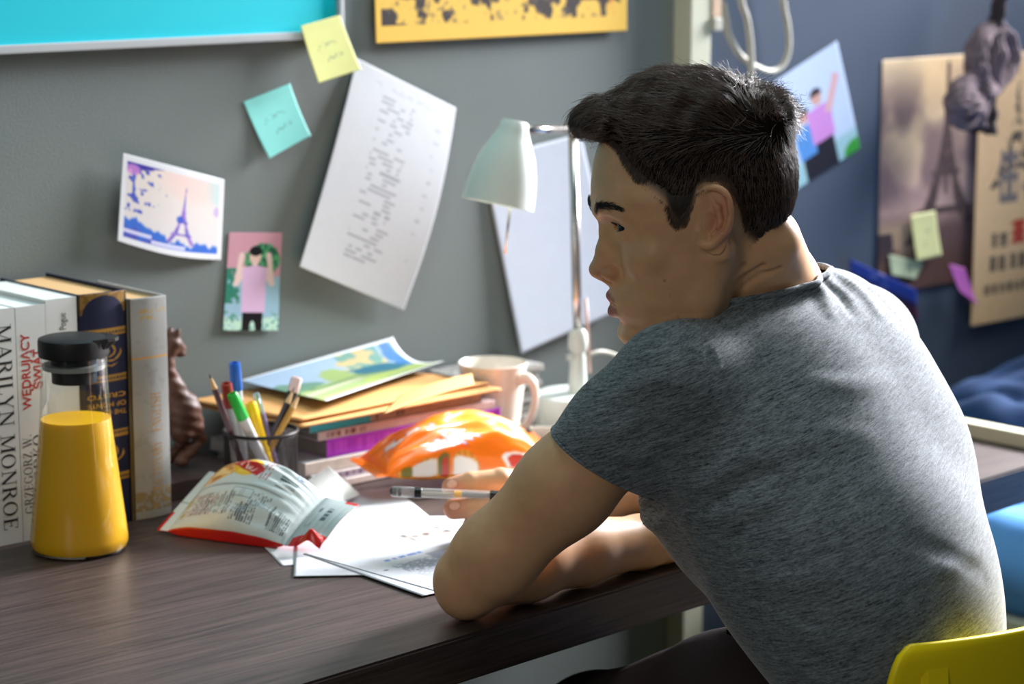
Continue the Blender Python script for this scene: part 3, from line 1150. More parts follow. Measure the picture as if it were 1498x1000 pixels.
# ------------------------------------------------------------------ books
DZ = 0.7503          # desk surface
YS_B = -0.174
m_white = mat('white_cover', rgb(226, 228, 226), 0.5, var=0.02, scale=12)
m_pages = mat('white_pages', rgb(214, 220, 220), 0.85, var=0.10, scale=3, stretch=(300, 1, 1))
m_oldpages = mat('tan_pages', rgb(206, 168, 116), 0.9, var=0.10, scale=3, stretch=(260, 1, 1))
m_navy = mat('navy_cloth', rgb(26, 34, 62), 0.6, var=0.10, scale=90, bump=0.15, bscale=900)
m_grey = mat('grey_cloth', rgb(164, 166, 164), 0.6, var=0.05, scale=80, bump=0.15, bscale=900)
m_gold = mat('gold_foil', rgb(206, 158, 62), 0.42, var=0.15, scale=200, metal=0.55)
m_goldink = mat('gold_ink', rgb(196, 146, 62), 0.5, var=0.15, scale=200)
m_red = mat('red_ink', rgb(190, 34, 34), 0.6, var=0.03)


def stroke_quads(pts, ws):
    P = np.array(pts, float)
    out = []
    for i in range(len(P) - 1):
        d = P[i + 1] - P[i]
        n = np.array([-d[1], d[0]]) / max(np.hypot(*d), 1e-9)
        w0, w1 = ws[i] / 2, ws[i + 1] / 2
        out.append([P[i] - n * w0, P[i + 1] - n * w1, P[i + 1] + n * w1, P[i] + n * w0])
    return out


def arc(cx, cy, rx, ry, a0, a1, thick, thin, n=14):
    A = np.radians(np.linspace(a0, a1, n))
    pts = [(cx + rx * math.cos(a), cy + ry * math.sin(a)) for a in A]
    ws = [thin + (thick - thin) * abs(math.cos(a)) ** 1.5 for a in A]
    return stroke_quads(pts, ws)


TK, TN, SF = 0.15, 0.05, 0.045


def bar(x0, y0, x1, y1, w):
    return stroke_quads([(x0, y0), (x1, y1)], [w, w])


def serif(x, y, w=0.16):
    return bar(x - w, y, x + w, y, SF)


def stem(x, w=TK, lo=0.0, hi=1.0):
    return bar(x, lo, x, hi, w) + serif(x, lo + SF / 2) + serif(x, hi - SF / 2)


def glyph(ch):
    if ch == 'M':
        return 1.12, stem(0.16, TN) + stem(0.96, TK) + bar(0.18, 1, 0.54, 0.05, TK) + bar(0.54, 0.05, 0.94, 1, TN)
    if ch == 'A':
        return 0.92, bar(0.12, 0, 0.46, 1, TN) + bar(0.44, 1, 0.80, 0, TK) + bar(0.22, 0.34, 0.68, 0.34, TN) + serif(0.12, SF / 2, 0.12) + serif(0.80, SF / 2, 0.14)
    if ch == 'R':
        return 0.86, stem(0.18) + arc(0.38, 0.76, 0.26, 0.22, 90, -90, TK, TN) + bar(0.18, 0.975, 0.38, 0.975, TN) + bar(0.18, 0.54, 0.40, 0.54, TN) + bar(0.42, 0.54, 0.76, 0.02, TK) + serif(0.78, SF / 2, 0.10)
    if ch == 'I':
        return 0.40, stem(0.20)
    if ch == 'L':
        return 0.74, stem(0.18) + bar(0.1, SF / 2, 0.66, SF / 2, SF) + bar(0.64, 0, 0.67, 0.26, TN)
    if ch == 'Y':
        return 0.86, bar(0.43, 0, 0.43, 0.46, TK) + bar(0.10, 1, 0.43, 0.42, TK) + bar(0.43, 0.42, 0.74, 1, TN) + serif(0.43, SF / 2) + serif(0.12, 1 - SF / 2, 0.13) + serif(0.74, 1 - SF / 2, 0.11)
    if ch == 'N':
        return 0.96, stem(0.16, TN) + bar(0.16, 1, 0.80, 0, TK) + bar(0.80, 0, 0.80, 1, TN) + serif(0.80, 1 - SF / 2, 0.13)
    if ch == 'O':
        return 0.96, arc(0.46, 0.5, 0.37, 0.49, 0, 360, TK, TN, 30)
    if ch == 'E':
        return 0.78, stem(0.18) + bar(0.1, SF / 2, 0.68, SF / 2, SF) + bar(0.1, 1 - SF / 2, 0.66, 1 - SF / 2, SF) + bar(0.2, 0.52, 0.52, 0.52, TN) + bar(0.67, 0, 0.70, 0.24, TN) + bar(0.66, 1, 0.64, 0.78, TN) + bar(0.52, 0.40, 0.52, 0.64, TN)
    if ch == 'G':
        return 0.94, arc(0.46, 0.5, 0.37, 0.49, 40, 320, TK, TN, 26) + bar(0.76, 0.04, 0.76, 0.42, TK) + serif(0.74, 0.42, 0.15)
    if ch == 'C':
        return 0.86, arc(0.46, 0.5, 0.37, 0.49, 45, 315, TK, TN, 26) + bar(0.73, 0.66, 0.73, 0.94, TN)
    if ch == 'Z':
        return 0.76, bar(0.08, 1 - SF / 2, 0.66, 1 - SF / 2, SF) + bar(0.60, 0.97, 0.10, 0.03, TK) + bar(0.06, SF / 2, 0.66, SF / 2, SF) + bar(0.10, 0.75, 0.10, 1, TN) + bar(0.65, 0, 0.65, 0.25, TN)
    if ch == 'W':
        return 1.20, bar(0.10, 1, 0.36, 0, TK) + bar(0.36, 0, 0.60, 0.95, TN) + bar(0.56, 1, 0.82, 0, TK) + bar(0.82, 0, 1.08, 1, TN) + serif(0.10, 1 - SF / 2, 0.13) + serif(1.08, 1 - SF / 2, 0.11) + serif(0.56, 1 - SF / 2, 0.1)
    if ch == 'K':
        return 0.90, stem(0.18) + bar(0.24, 0.42, 0.70, 0.98, TN) + bar(0.40, 0.60, 0.76, 0.02, TK) + serif(0.70, 1 - SF / 2, 0.12) + serif(0.78, SF / 2, 0.12)
    if ch == 'Ł':
        return 0.74, glyph('L')[1] + bar(0.02, 0.38, 0.42, 0.66, TN * 1.4)
    if ch == 'D':
        return 0.94, stem(0.18) + arc(0.34, 0.5, 0.48, 0.475, 90, -90, TK, TN, 18) + bar(0.18, 0.975, 0.36, 0.975, TN) + bar(0.18, 0.025, 0.36, 0.025, TN)
    if ch == 'T':
        return 0.80, bar(0.38, 0, 0.38, 1, TK) + serif(0.38, SF / 2) + bar(0.04, 1 - SF / 2, 0.72, 1 - SF / 2, SF) + bar(0.06, 0.78, 0.05, 1, TN) + bar(0.70, 0.78, 0.71, 1, TN)
    if ch == 'S':
        return 0.70, arc(0.34, 0.74, 0.22, 0.235, 30, 250, TK, TN) + arc(0.34, 0.26, 0.25, 0.25, 80, -150, TK, TN) + bar(0.18, 0.60, 0.50, 0.42, TK)
    if ch == 'H':
        return 1.00, stem(0.18) + stem(0.80) + bar(0.2, 0.52, 0.8, 0.52, TN)
    if ch == '.':
        return 0.28, bar(0.06, 0.06, 0.20, 0.06, 0.12)
    return 0.40, []


def serif_text(name, txt, m, parent, origin, xdir, ydir, length, height, gap=0.03, lift=0.0003):
    quads, x = [], 0.0
    for ch in txt:
        w, q = glyph(ch)
        quads += [[(p[0] + x, p[1]) for p in k] for k in q]
        x += w + gap
    vs, fs = [], []
    xd, yd = np.array(xdir, float), np.array(ydir, float)
    n = np.cross(xd, yd)
    for i, k in enumerate(quads):
        for p in k:
            vs.append(np.array(origin) + xd * p[0] / x * length + yd * p[1] * height + n * (lift + 0.00001 * (i % 4)))
        fs.append((4 * i, 4 * i + 1, 4 * i + 2, 4 * i + 3))
    return mesh_obj(name, vs, fs, m, parent)


def make_book(name, x0, x1, ztop, depth, label, m_cov, m_pg, hard, yf=YS_B, round_spine=0.0):
    """origin at the lower left front corner of the spine"""
    b = empty(name, (x0, yf, DZ), label, 'book')
    w, h = x1 - x0, ztop - DZ
    th = 0.003 if hard else 0.0009
    rec = 0.004 if hard else 0.0006
    box('cover_board', 0, th, 0.0, depth, 0, h, m_cov, b, bev=0.0004)
    box('cover_board', w - th, w, 0.0, depth, 0, h, m_cov, b, bev=0.0004)
    # spine, slightly bowed
    n = 9
    vs, fs = [], []
    for k in range(n):
        s = k / (n - 1)
        y = -round_spine * math.sin(math.pi * s)
        vs += [(w * s, y, 0), (w * s, y, h), (w * s, y + th, h), (w * s, y + th, 0)]
    for k in range(n - 1):
        a, c = 4 * k, 4 * k + 4
        fs += [(a, c, c + 1, a + 1), (a + 1, c + 1, c + 2, a + 2), (a + 3, a + 2, c + 2, c + 3), (a, a + 3, c + 3, c)]
    fs += [(0, 1, 2, 3), (4 * n - 4, 4 * n - 1, 4 * n - 2, 4 * n - 3)]
    mesh_obj('spine', vs, fs, m_cov, b)
    box('page_block', th + 0.0003, w - th - 0.0003, th + 0.0003, depth - rec, rec if hard else 0.0004, h - rec, m_pg, b, bev=0)
    return b, w, h


def zpx(u, v, y=YS_B):
    return at(u, v, y=y)[2] - DZ


X_M = (1.289, at(31, 700, y=YS_B)[0])
bk, w, h = make_book('book', X_M[0], X_M[1] - 0.0004, 1.013, 0.155, 'white paperback at the left end of the row with a large black serif title', m_white, m_pages, False)
xl = at(-1, 600, y=YS_B)[0] - X_M[0]
xr = at(20, 600, y=YS_B)[0] - X_M[0]
z1, z0 = zpx(10, 474), zpx(14, 777)
serif_text('lettering', 'MARILYN MONROE', m_ink, bk, (xl, -0.0001, z1), (0, 0, -1), (1, 0, 0), z1 - z0, xr - xl, gap=0.06)

X_W = (X_M[1] + 0.0002, at(66.5, 470, y=YS_B)[0])
bk, w, h = make_book('book', X_W[0], X_W[1], 1.0125, 0.152, 'white paperback with red bold title and grey author name behind the juice bottle', m_white, m_pages, False)


def vert_text(b, X0, txt, u_base, v_bot, v_top, hpx, m, serifs=False, bold=0.0, nm='lettering'):
    xb = at(u_base, (v_bot + v_top) / 2, y=YS_B)[0] - X0
    hh = hpx * 2.87 / FPX / 0.743
    zb, zt = zpx(u_base, v_bot), zpx(u_base, v_top)
    if serifs:
        return serif_text(nm, txt, m, b, (xb, -0.0001, zb), (0, 0, 1), (-1, 0, 0), zt - zb, hh, gap=0.07)
    return text_mesh(nm, txt, m, b, (xb, -0.0001, zb), (0, 0, 1), (-1, 0, 0), hh / 0.73, width=zt - zb, bold=bold)


m_gink = mat('grey_ink', rgb(70, 70, 72), 0.6, var=0.0)
vert_text(bk, X_W[0], 'WĘDRUJĄCY', 44, 598, 486, 10, m_red, bold=0.022)
vert_text(bk, X_W[0], 'ŚWIAT', 61, 568, 509, 10, m_red, bold=0.022)
vert_text(bk, X_W[0], 'GRZEGORZ W.', 47.5, 750, 633, 10, m_gink, serifs=True)
vert_text(bk, X_W[0], 'KOŁODKO', 63.5, 748, 632, 11, m_ink, serifs=True)

X_P = (X_W[1] + 0.0002, at(112, 450, y=YS_B)[0])
bk, w, h = make_book('book', X_P[0], X_P[1], 1.0165, 0.15, 'white paperback directly left of the navy book with small sideways black lettering', m_white, m_pages, False)
vert_text(bk, X_P[0], 'Pogue', 96, 482, 457, 8, m_ink)

X_N = (X_P[1] + 0.0010, at(187.5, 560, y=YS_B)[0])
bk, w, h = make_book('book', X_N[0], X_N[1], 1.0175, 0.165, 'old navy hardback with gold ornaments on its spine and tan pages', m_navy, m_oldpages, True, round_spine=0.004)


def paint_navy(s, t):
    c = canvas(s, (0.125, 0.145, 0.26))
    n = fbm(s * 12, t * 60, 3.0, oct=3)
    gold = (0.78, 0.58, 0.22)
    arch = ((s - 0.5) / 0.42) ** 2 + ((t - 0.085) / 0.075) ** 2
    put(c, (t < 0.085) & (arch > 1.0), gold, 0.75)
    put(c, (t < 0.085) & (arch > 1.0) & (n > 0.5), (0.45, 0.33, 0.16), 0.6)
    for tt in (0.168, 0.365, 0.605, 0.795):
        put(c, (np.abs(t - tt) < 0.016), (0.30, 0.25, 0.22), 0.8)
        put(c, (np.abs(t - tt) < 0.016) & (np.abs(np.abs(t - tt) - 0.010) < 0.0045) , gold, 0.9)
        put(c, (np.abs(t - tt) < 0.004) & (np.sin(s * 90) > 0), gold, 0.8)
    for tc in (0.265, 0.70):
        x, y = (np.abs(s - 0.5)) / 0.36, (t - tc) / 0.055
        r = np.hypot(x, y)
        a = np.arctan2(y, x)
        orn = (np.abs(np.sin(r * 7 + 2.5 * a)) < 0.5) & (r < 1.0) & (n > 0.30)
        put(c, orn, gold, 0.95)
    put(c, (s < 0.05) | (s > 0.95), (0.08, 0.09, 0.16), 0.6)
    return c


sp_y = lambda s: -0.004 * np.sin(np.pi * s) - 0.0004
sheet('spine_print', [(0.0, 0, h - 0.0005), (w, 0, h - 0.0005), (w, 0, 0.0005), (0.0, 0, 0.0005)], 60, 260, paint_navy, m_print, bk,
      bulge=lambda s, t: np.stack([s * 0, sp_y(s), s * 0], -1), thick=0.0002)
for txt, vb in (('THE COUNT', 603), ('OF MONTE', 591), ('CRISTO', 578)):
    zt = zpx(180, vb)
    text_mesh('lettering', txt, m_gold, bk, (w * 0.90, -0.0042, zt + 0.006), (-1, 0, 0), (0, 0, -1), 0.0075, width=w * 0.8, bold=0.01)

X_D = (X_N[1] + 0.0012, at(245.5, 560, y=-0.180)[0])
bk, w, h = make_book('book', X_D[0], X_D[1], 1.0065, 0.14, 'worn grey hardback dictionary with gold lettering at the right end of the row', m_grey, m_oldpages, True, yf=-0.180, round_spine=0.003)


def paint_dict(s, t):
    c = canvas(s, (0.655, 0.66, 0.655))
    n = fbm(s * 14, t * 70, 3.0, oct=3)
    gold = (0.74, 0.62, 0.36)
    put(c, (s > 0.2) & (s < 0.95) & (t > 0.048) & (t < 0.098) & (n > 0.47) & (np.abs(t - 0.073) > 0.004), gold, 0.8)
    put(c, (np.abs(t - 0.268) < 0.0045), (0.84, 0.62, 0.24))
    put(c, (t > 0.875) & (t < 0.965) & (n > 0.45), (0.60, 0.52, 0.34), 0.9)
    put(c, (s > 0.45) & (s < 0.95) & (t > 0.875) & (t < 0.955) & (n > 0.5), gold, 0.6)
    put(c, (np.abs(t - 0.868) < 0.003) & (s > 0.4), gold, 0.7)
    put(c, fbm(s * 6, t * 26, 9.0, oct=4) > 0.66, (0.58, 0.58, 0.56), 0.4)
    return c


sheet('spine_print', [(0.0, 0, h - 0.0005), (w, 0, h - 0.0005), (w, 0, 0.0005), (0.0, 0, 0.0005)], 60, 260, paint_dict, m_print, bk,
      bulge=lambda s, t: np.stack([s * 0, -0.003 * np.sin(np.pi * s) - 0.0004, s * 0], -1), thick=0.0002)
xb = at(236, 640, y=-0.183)[0] - X_D[0]
for txt, vb, vt in (('DICTIONARY', 712, 642), ('ENGLISH', 628, 570)):
    zb, zt = zpx(236, vb, -0.18), zpx(236, vt, -0.18)
    serif_text('lettering', txt, m_goldink, bk, (xb, -0.0036, zb), (0, 0, 1), (-1, 0, 0), zt - zb, 0.0135, gap=0.10)

# ------------------------------------------------------------------ juice bottle
m_glass = bpy.data.materials.new('clear_glass')
m_glass.use_nodes = True
nt, N, L, P = nodes_of(m_glass)
tr = N.new('ShaderNodeBsdfTransparent')
tr.inputs[0].default_value = (0.93, 0.96, 0.96, 1)
gl = N.new('ShaderNodeBsdfGlossy')
gl.inputs['Roughness'].default_value = 0.03
lw = N.new('ShaderNodeLayerWeight')
lw.inputs[0].default_value = 0.5
pw = N.new('ShaderNodeMath')
pw.operation = 'POWER'
pw.inputs[1].default_value = 3.0
L.new(lw.outputs['Facing'], pw.inputs[0])
fr = N.new('ShaderNodeMapRange')
fr.inputs['To Min'].default_value = 0.05
fr.inputs['To Max'].default_value = 0.75
L.new(pw.outputs[0], fr.inputs['Value'])
mxs = N.new('ShaderNodeMixShader')
L.new(fr.outputs[0], mxs.inputs[0])
L.new(tr.outputs[0], mxs.inputs[1])
L.new(gl.outputs[0], mxs.inputs[2])
L.new(mxs.outputs[0], N['Material Output'].inputs[0])
m_juice = mat('orange_juice', rgb(255, 188, 2), 0.5, var=0.03, scale=18, sss=0.3)
m_rubber = mat('black_rubber', rgb(22, 22, 24), 0.5, var=0.05, scale=80)
m_seal = mat('grey_seal', rgb(150, 152, 148), 0.5, var=0.03)
BC = at(117, 802, z=DZ)
bottle = empty('juice_bottle', (BC[0], BC[1], DZ), 'conical glass bottle of orange juice with a black lid in front of the books', 'bottle')
outer = [(0.0, 0.0), (0.046, 0.0), (0.0515, 0.002), (0.0535, 0.008), (0.0532, 0.016), (0.0475, 0.066), (0.0415, 0.118), (0.0385, 0.148), (0.0368, 0.172), (0.0360, 0.195), (0.0362, 0.214)]
lathe('glass', outer, m_glass, bottle, 64, caps=False)
jl = 0.146
jr = [(0.0, 0.0035), (0.0500, 0.0035), (0.0526, 0.009), (0.0524, 0.016), (0.0467, 0.066), (0.0407, 0.118), (0.0378, jl - 0.001), (0.0374, jl), (0.0, jl)]
lathe('juice', jr, m_juice, bottle, 64, caps=False)
lid = lathe('lid', [(0.0, 0.186), (0.024, 0.186), (0.0245, 0.2145), (0.0372, 0.2150), (0.0378, 0.219), (0.0378, 0.231), (0.0372, 0.234), (0.0340, 0.2352), (0.0, 0.2352)], m_rubber, bottle, 56, caps=False)
lathe('seal_ring', [(0.0246, 0.201), (0.0336, 0.201), (0.0338, 0.206), (0.0246, 0.206)], m_seal, bottle, 48, caps=False)
# pouring lip pointing to the right of the picture
rr = CR * 1.0
vs, fs = [], []
for k in range(9):
    a = (k / 8 - 0.5) * 1.5
    d = np.array([rr[0] * math.cos(a) - rr[1] * math.sin(a), rr[1] * math.cos(a) + rr[0] * math.sin(a), 0])
    q = 0.0372 + 0.012 * math.cos((k / 8 - 0.5) * math.pi) ** 2
    vs += [d * 0.033 + (0, 0, 0.221), d * 0.033 + (0, 0, 0.2350), d * q + (0, 0, 0.2356), d * q + (0, 0, 0.232), d * 0.0370 + (0, 0, 0.222)]
for k in range(8):
    for j in range(5):
        fs.append((k * 5 + j, k * 5 + (j + 1) % 5, (k + 1) * 5 + (j + 1) % 5, (k + 1) * 5 + j))
fs += [(0, 1, 2, 3, 4), (44, 43, 42, 41, 40)]
mesh_obj('pouring_lip', vs, fs, m_rubber, lid, False)

# ------------------------------------------------------------------ carved wooden figure on its plinth
m_carve = mat('carved_wood', rgb(82, 50, 35), 0.55, var=0.4, scale=45, bump=0.25, bscale=130, stretch=(1, 1, 0.4))
YF = -0.085


def fp(u, v, dy=0.0):
    return at(u, v, y=YF + dy)


fig = empty('wooden_figurine', (fp(268, 690)[0], YF, 0.772), 'carved brown wooden animal standing upright on a dark plinth beside the dictionary', 'figurine')


def f_fig(P):
    d = f_chain(P, [fp(266, 655), fp(268, 625), fp(252, 592), fp(243, 565), fp(244, 548)], [0.015, 0.019, 0.0135, 0.0095, 0.0095], 0.008)   # trunk, neck
    d = smin(d, f_chain(P, [fp(268, 622), fp(281, 645)], [0.018, 0.0145], 0.01), 0.008)              # haunch
    d = smin(d, f_chain(P, [fp(282, 646), fp(295, 668), fp(279, 684), fp(266, 699)], [0.0125, 0.0062, 0.0070, 0.0085], 0.004), 0.004)
    d = smin(d, f_chain(P, [fp(262, 650, 0.02), fp(268, 672, 0.02), fp(255, 688, 0.02), fp(244, 699, 0.02)], [0.012, 0.0065, 0.0065, 0.0080], 0.004), 0.004)
    d = smin(d, f_chain(P, [fp(246, 546), fp(251, 528), fp(267, 537)], [0.0085, 0.0125, 0.0055], 0.004), 0.004)          # head and muzzle
    d = smin(d, f_ell(P, fp(264, 543), (0.007, 0.006, 0.0045)), 0.003)
    d = smin(d, f_cone(P, fp(256, 520, -0.006), fp(262, 509, -0.008), 0.0048, 0.0028), 0.002)
    d = smin(d, f_cone(P, fp(247, 518, 0.006), fp(251, 507, 0.008), 0.0048, 0.0028), 0.002)
    d = smin(d, f_chain(P, [fp(248, 580), fp(262, 596), fp(256, 610)], [0.009, 0.0062, 0.0055], 0.004), 0.004)           # folded foreleg
    d = d + 0.0005 * np.sin(P[:, 2] * 520 + 160 * P[:, 0])
    return d


lo_ = np.minimum(fp(215, 720), fp(310, 490)) - 0.03
hi_ = np.maximum(fp(215, 720), fp(310, 490)) + 0.03
lo_[1], hi_[1] = YF - 0.04, YF + 0.06
sdf_obj('body', f_fig, lo_, hi_, 0.0024, m_carve, fig, np.array(fig.location))
lowz = min(v.co.z for o in fig.children for v in o.data.vertices)
fig.location.z = 0.7735 - lowz
m_plinth = mat('dark_plinth_wood', rgb(62, 48, 46), 0.4, var=0.15, scale=10, stretch=(1, 12, 12))
plx = empty('plinth', (1.60, -0.085, DZ), 'flat dark wooden plinth under the carved figurine', 'plinth')
box('board', -0.06, 0.075, -0.048, 0.070, 0.0, 0.0225, m_plinth, plx, 0.002)

# ------------------------------------------------------------------ stacked magazines, envelopes and painting
m_mag = {}


def paper_edge(name, c):
    return mat(name, c, 0.8, var=0.18, scale=3, stretch=(1, 1, 330))


m_edge = paper_edge('page_edges', rgb(188, 178, 168))
m_edged = paper_edge('shaded_page_edges', rgb(112, 104, 98))  # darker copy of the page edges: shade on the stack's left side as colour
m_kraft = mat('kraft_paper', rgb(198, 148, 88), 0.75, var=0.06, scale=30)


def magazine(label, x0, x1, yf, z0, z1, depth, spine_paint, cov=(0.7, 0.7, 0.72), pages=None, rz=0.0, grp=None):
    o = empty('magazine', (x0, yf, z0), label, 'magazine', grp, rz)
    w, h = x1 - x0, z1 - z0 - 0.0002
    box('page_block', 0.001, w - 0.001, 0.0006, depth - 0.001, 0.0005, h - 0.0005, pages or m_edge, o, bev=0)
    mc = mat('magazine_cover', lin(np.array(cov)), 0.35, var=0.05)
    box('cover', 0, w, 0.0004, depth, h - 0.0005, h, mc, o, bev=0)
    box('cover', 0, w, 0.0004, depth, 0, 0.0005, mc, o, bev=0)
    sheet('spine', [(0, 0, h), (w, 0, h), (w, 0, 0), (0, 0, 0)], 160, 8, spine_paint, m_print, o, thick=0.0004)
    return o


def sp_plain(base, txtcol=None, s0=0.05, s1=0.3, seed=1, band=None):
    def f(s, t):
        c = canvas(s, base)
        c *= (0.94 + 0.1 * fbm(s * 40, t * 4, seed, oct=2))[..., None]
        if band is not None:
            put(c, (s > band[0]) & (s < band[1]), band[2])
        if txtcol is not None:
            w_ = fbm(s * 60, t * 0 + seed, oct=1)
            put(c, (s > s0) & (s < s1) & (w_ > 0.42) & (t > 0.22) & (t < 0.8) & (np.sin(s * 420) > -0.4), txtcol, 0.85)
        return c
    return f


XZ = lambda u, v, y=-0.2: at(u, v, y=y)
Zs = [DZ + 0.0025]
yb = -0.205
magazine('bottom magazine of the stack by the orange bag, lowest white spine', 1.752, 2.03, -0.213, DZ + 0.0012, 0.7605, 0.195, sp_plain((0.86, 0.80, 0.78), (0.5, 0.42, 0.45), 0.4, 0.6, 1))
magazine('thin magazine with faint purple spine print, second from the bottom of the stack', 1.705, 1.985, -0.209, 0.7607, 0.7705, 0.195, sp_plain((0.80, 0.74, 0.74), (0.42, 0.32, 0.48), 0.06, 0.30, 2))
magazine('cream white magazine under the purple one in the stack', 1.698, 1.975, -0.205, 0.7707, 0.7865, 0.198, sp_plain((0.86, 0.80, 0.76), None, seed=3))
magazine('thick magazine with a bright purple spine in the middle of the stack', 1.735, 2.015, -0.200, 0.7867, 0.8092, 0.195,
         sp_plain((0.68, 0.22, 0.78), (0.82, 0.35, 0.86), 0.0, 1.0, 4), cov=(0.60, 0.30, 0.66), pages=m_edged)
magazine('pale pink magazine with red-brown spine lettering, above the purple one', 1.722, 2.005, -0.200, 0.8094, 0.8202, 0.195,
         sp_plain((0.82, 0.74, 0.73), (0.45, 0.24, 0.22), 0.04, 0.26, 5), cov=(0.78, 0.72, 0.72), pages=m_edged)
magazine('magazine with a teal spine fading to grey, under the kraft envelopes', 1.711, 1.985, -0.198, 0.8204, 0.8312, 0.19,
         sp_plain((0.62, 0.58, 0.54), (0.24, 0.26, 0.28), 0.36, 0.56, 6, band=(0.0, 0.34, (0.24, 0.68, 0.74))), cov=(0.5, 0.6, 0.62), pages=m_edged)


def envelope(label, pts, z, dz_tip, th):
    """soft kraft envelope, corners tl, tr, br, bl"""
    def bl(s, t):
        out = np.zeros(s.shape + (3,))
        n = fbm(s * 4, t * 4, z * 50, oct=2)
        out[..., 2] = dz_tip * (0.5 * n + 0.6 * (t ** 2) * np.abs(s - 0.35)) + 0.0035 * np.sin(np.pi * s) * np.sin(np.pi * t)
        return out
    P = [np.array((x, y, z)) for x, y in pts]
    o = sheet('envelope', P, 40, 30, None, m_kraft, bulge=bl, thick=th)
    o.modifiers['thick'].offset = 0
    tag(o, label, 'envelope')
    return o


envelope('lower kraft envelope on the magazine stack, drooping at its right end', [(1.668, -0.025), (1.985, -0.015), (2.012, -0.205), (1.688, -0.212)], 0.8330, 0.002, 0.003)
envelope('upper kraft envelope directly under the landscape painting', [(1.660, -0.020), (1.960, -0.010), (2.010, -0.185), (1.692, -0.205)], 0.8392, 0.002, 0.003)
c4 = [at(585, 578, z=0.858), at(690, 546, z=0.864), at(694, 562, z=0.857), at(560, 604, z=0.8575)]
o = sheet('envelope', c4, 24, 10, None, m_kraft, bulge=lambda s, t: np.stack([s * 0, s * 0, 0.003 * np.sin(np.pi * s)], -1), thick=0.002)
tag(o, 'narrow light kraft envelope with a raised right tip lying over the painting edge', 'envelope')


def paint_land(s, t):
    n = fbm(s * 16, t * 12, 2.0, oct=3)
    n2 = fbm(s * 7, t * 6, 7.0, oct=3)
    c = canvas(s, (0.66, 0.76, 0.86))
    put(c, soft(0.40 - 0.1 * n - n2 * 0.25, 0.1) * (t < 0.5), (0.76, 0.82, 0.88), 0.8)
    put(c, soft(0.46 + 0.10 * np.sin(s * 7) - t, 0.06), (0.64, 0.74, 0.50))
    put(c, soft(np.hypot((s - 0.10) / 0.16, (t - 0.5) / 0.14) - 1 + 0.6 * (n - 0.5), 0.15), (0.40, 0.58, 0.48), 0.9)
    put(c, soft(np.hypot((s - 0.44) / 0.10, (t - 0.42) / 0.22) - 1 + 0.8 * (n - 0.5), 0.2), (0.64, 0.74, 0.44), 0.95)
    put(c, soft(np.hypot((s - 0.70) / 0.15, (t - 0.20) / 0.26) - 1 + 0.8 * (n - 0.5), 0.2), (0.84, 0.76, 0.54), 0.95)
    put(c, soft(0.50 - n, 0.1) * (s > 0.58) * (s < 0.86) * (t < 0.42), (0.40, 0.64, 0.62), 0.8)
    put(c, soft(np.hypot((s - 0.72) / 0.20, (t - 0.46) / 0.15) - 1 + 0.9 * (n - 0.5), 0.15), (0.14, 0.42, 0.52), 0.95)
    put(c, soft(np.hypot((s - 0.92) / 0.05, (t - 0.2) / 0.3) - 1 + 0.9 * (n - 0.5), 0.3), (0.20, 0.46, 0.72), 0.8)
    put(c, soft(np.abs(t - 0.60 - 0.05 * np.sin(s * 9)) - 0.03, 0.04) * (s > 0.1), (0.42, 0.56, 0.36), 0.8)
    put(c, soft(np.abs(t - 0.74 - 0.05 * np.sin(s * 5)) - 0.06, 0.05) * (s > 0.45), (0.74, 0.82, 0.36), 0.9)
    put(c, soft(np.abs(t - 0.70 + 0.3 * (s - 0.3)) - 0.04, 0.05) * (s < 0.5), (0.84, 0.82, 0.74), 0.8)
    put(c, soft(0.90 - t, 0.05), (0.80, 0.84, 0.56), 0.6)
    c *= 0.86
    put(c, (s > 0.972) | (t < 0.02) | (t > 0.975), (0.88, 0.90, 0.92))
    return c


tl, tr = at(352, 556, y=-0.012), at(575, 493, y=-0.008)
o = sheet('painting_sheet', [tl + (0, 0, 0), tr, (2.005, -0.100, 0.8570), (1.738, -0.196, 0.8560)], 130, 90, paint_land, m_print,
          bulge=lambda s, t: np.stack([0.012 * s * np.sin(np.pi * t) * 0, s * 0, -(0.017 * s + 0.001) * np.sin(np.pi * np.clip(t, 0, 1) ** 0.75)], -1))
tag(o, 'curled landscape painting in blues and greens leaning on the wall above the stack', 'painting')

# ------------------------------------------------------------------ pile of folded newspapers behind the mug
m_news = paper_edge('newsprint_edges', rgb(150, 146, 140))


def paint_news(s, t):
    c = canvas(s, (0.60, 0.60, 0.58))
    put(c, print_lines(s, t, 0.05, 0.95, 0.05, 0.95, 14, 3, fill=0.6, gap=0.6, cw=0.02), (0.25, 0.25, 0.26), 0.7)
    put(c, fbm(s * 8, t * 5, 3.0) > 0.62, (0.3, 0.3, 0.32), 0.7)
    return c


zz = DZ
for k in range(7):
    hh = (0.010, 0.013, 0.009, 0.012, 0.010, 0.012, 0.010)[k]
    j = (0.004, -0.003, 0.002, -0.004, 0.003, -0.002, 0.006)[k]
    labs = ('lowest folded newspaper in the pile behind the white mug', 'second newspaper from the bottom of the pile behind the mug', 'third newspaper from the bottom of the pile behind the mug',
            'middle folded newspaper in the pile behind the white mug', 'third newspaper from the top of the pile behind the mug', 'second newspaper from the top of the pile behind the mug', 'topmost newspaper with printed front on the pile behind the mug')
    p = empty('newspaper', (2.040 + j, -0.083 - j * 0.3, zz + 0.0003), labs[k], 'newspaper', 'newspapers behind the mug')
    box('fold', 0.0, 0.152, 0, 0.074, 0, hh - 0.0005, m_news, p, 0.003)
    zz += hh
    if k == 6:
        sheet('front_page', [(0.002, 0.072, hh - 0.0002), (0.150, 0.072, hh - 0.0002), (0.150, 0.002, hh - 0.0002), (0.002, 0.002, hh - 0.0002)], 50, 40, paint_news, m_print, p, thick=0.0002)

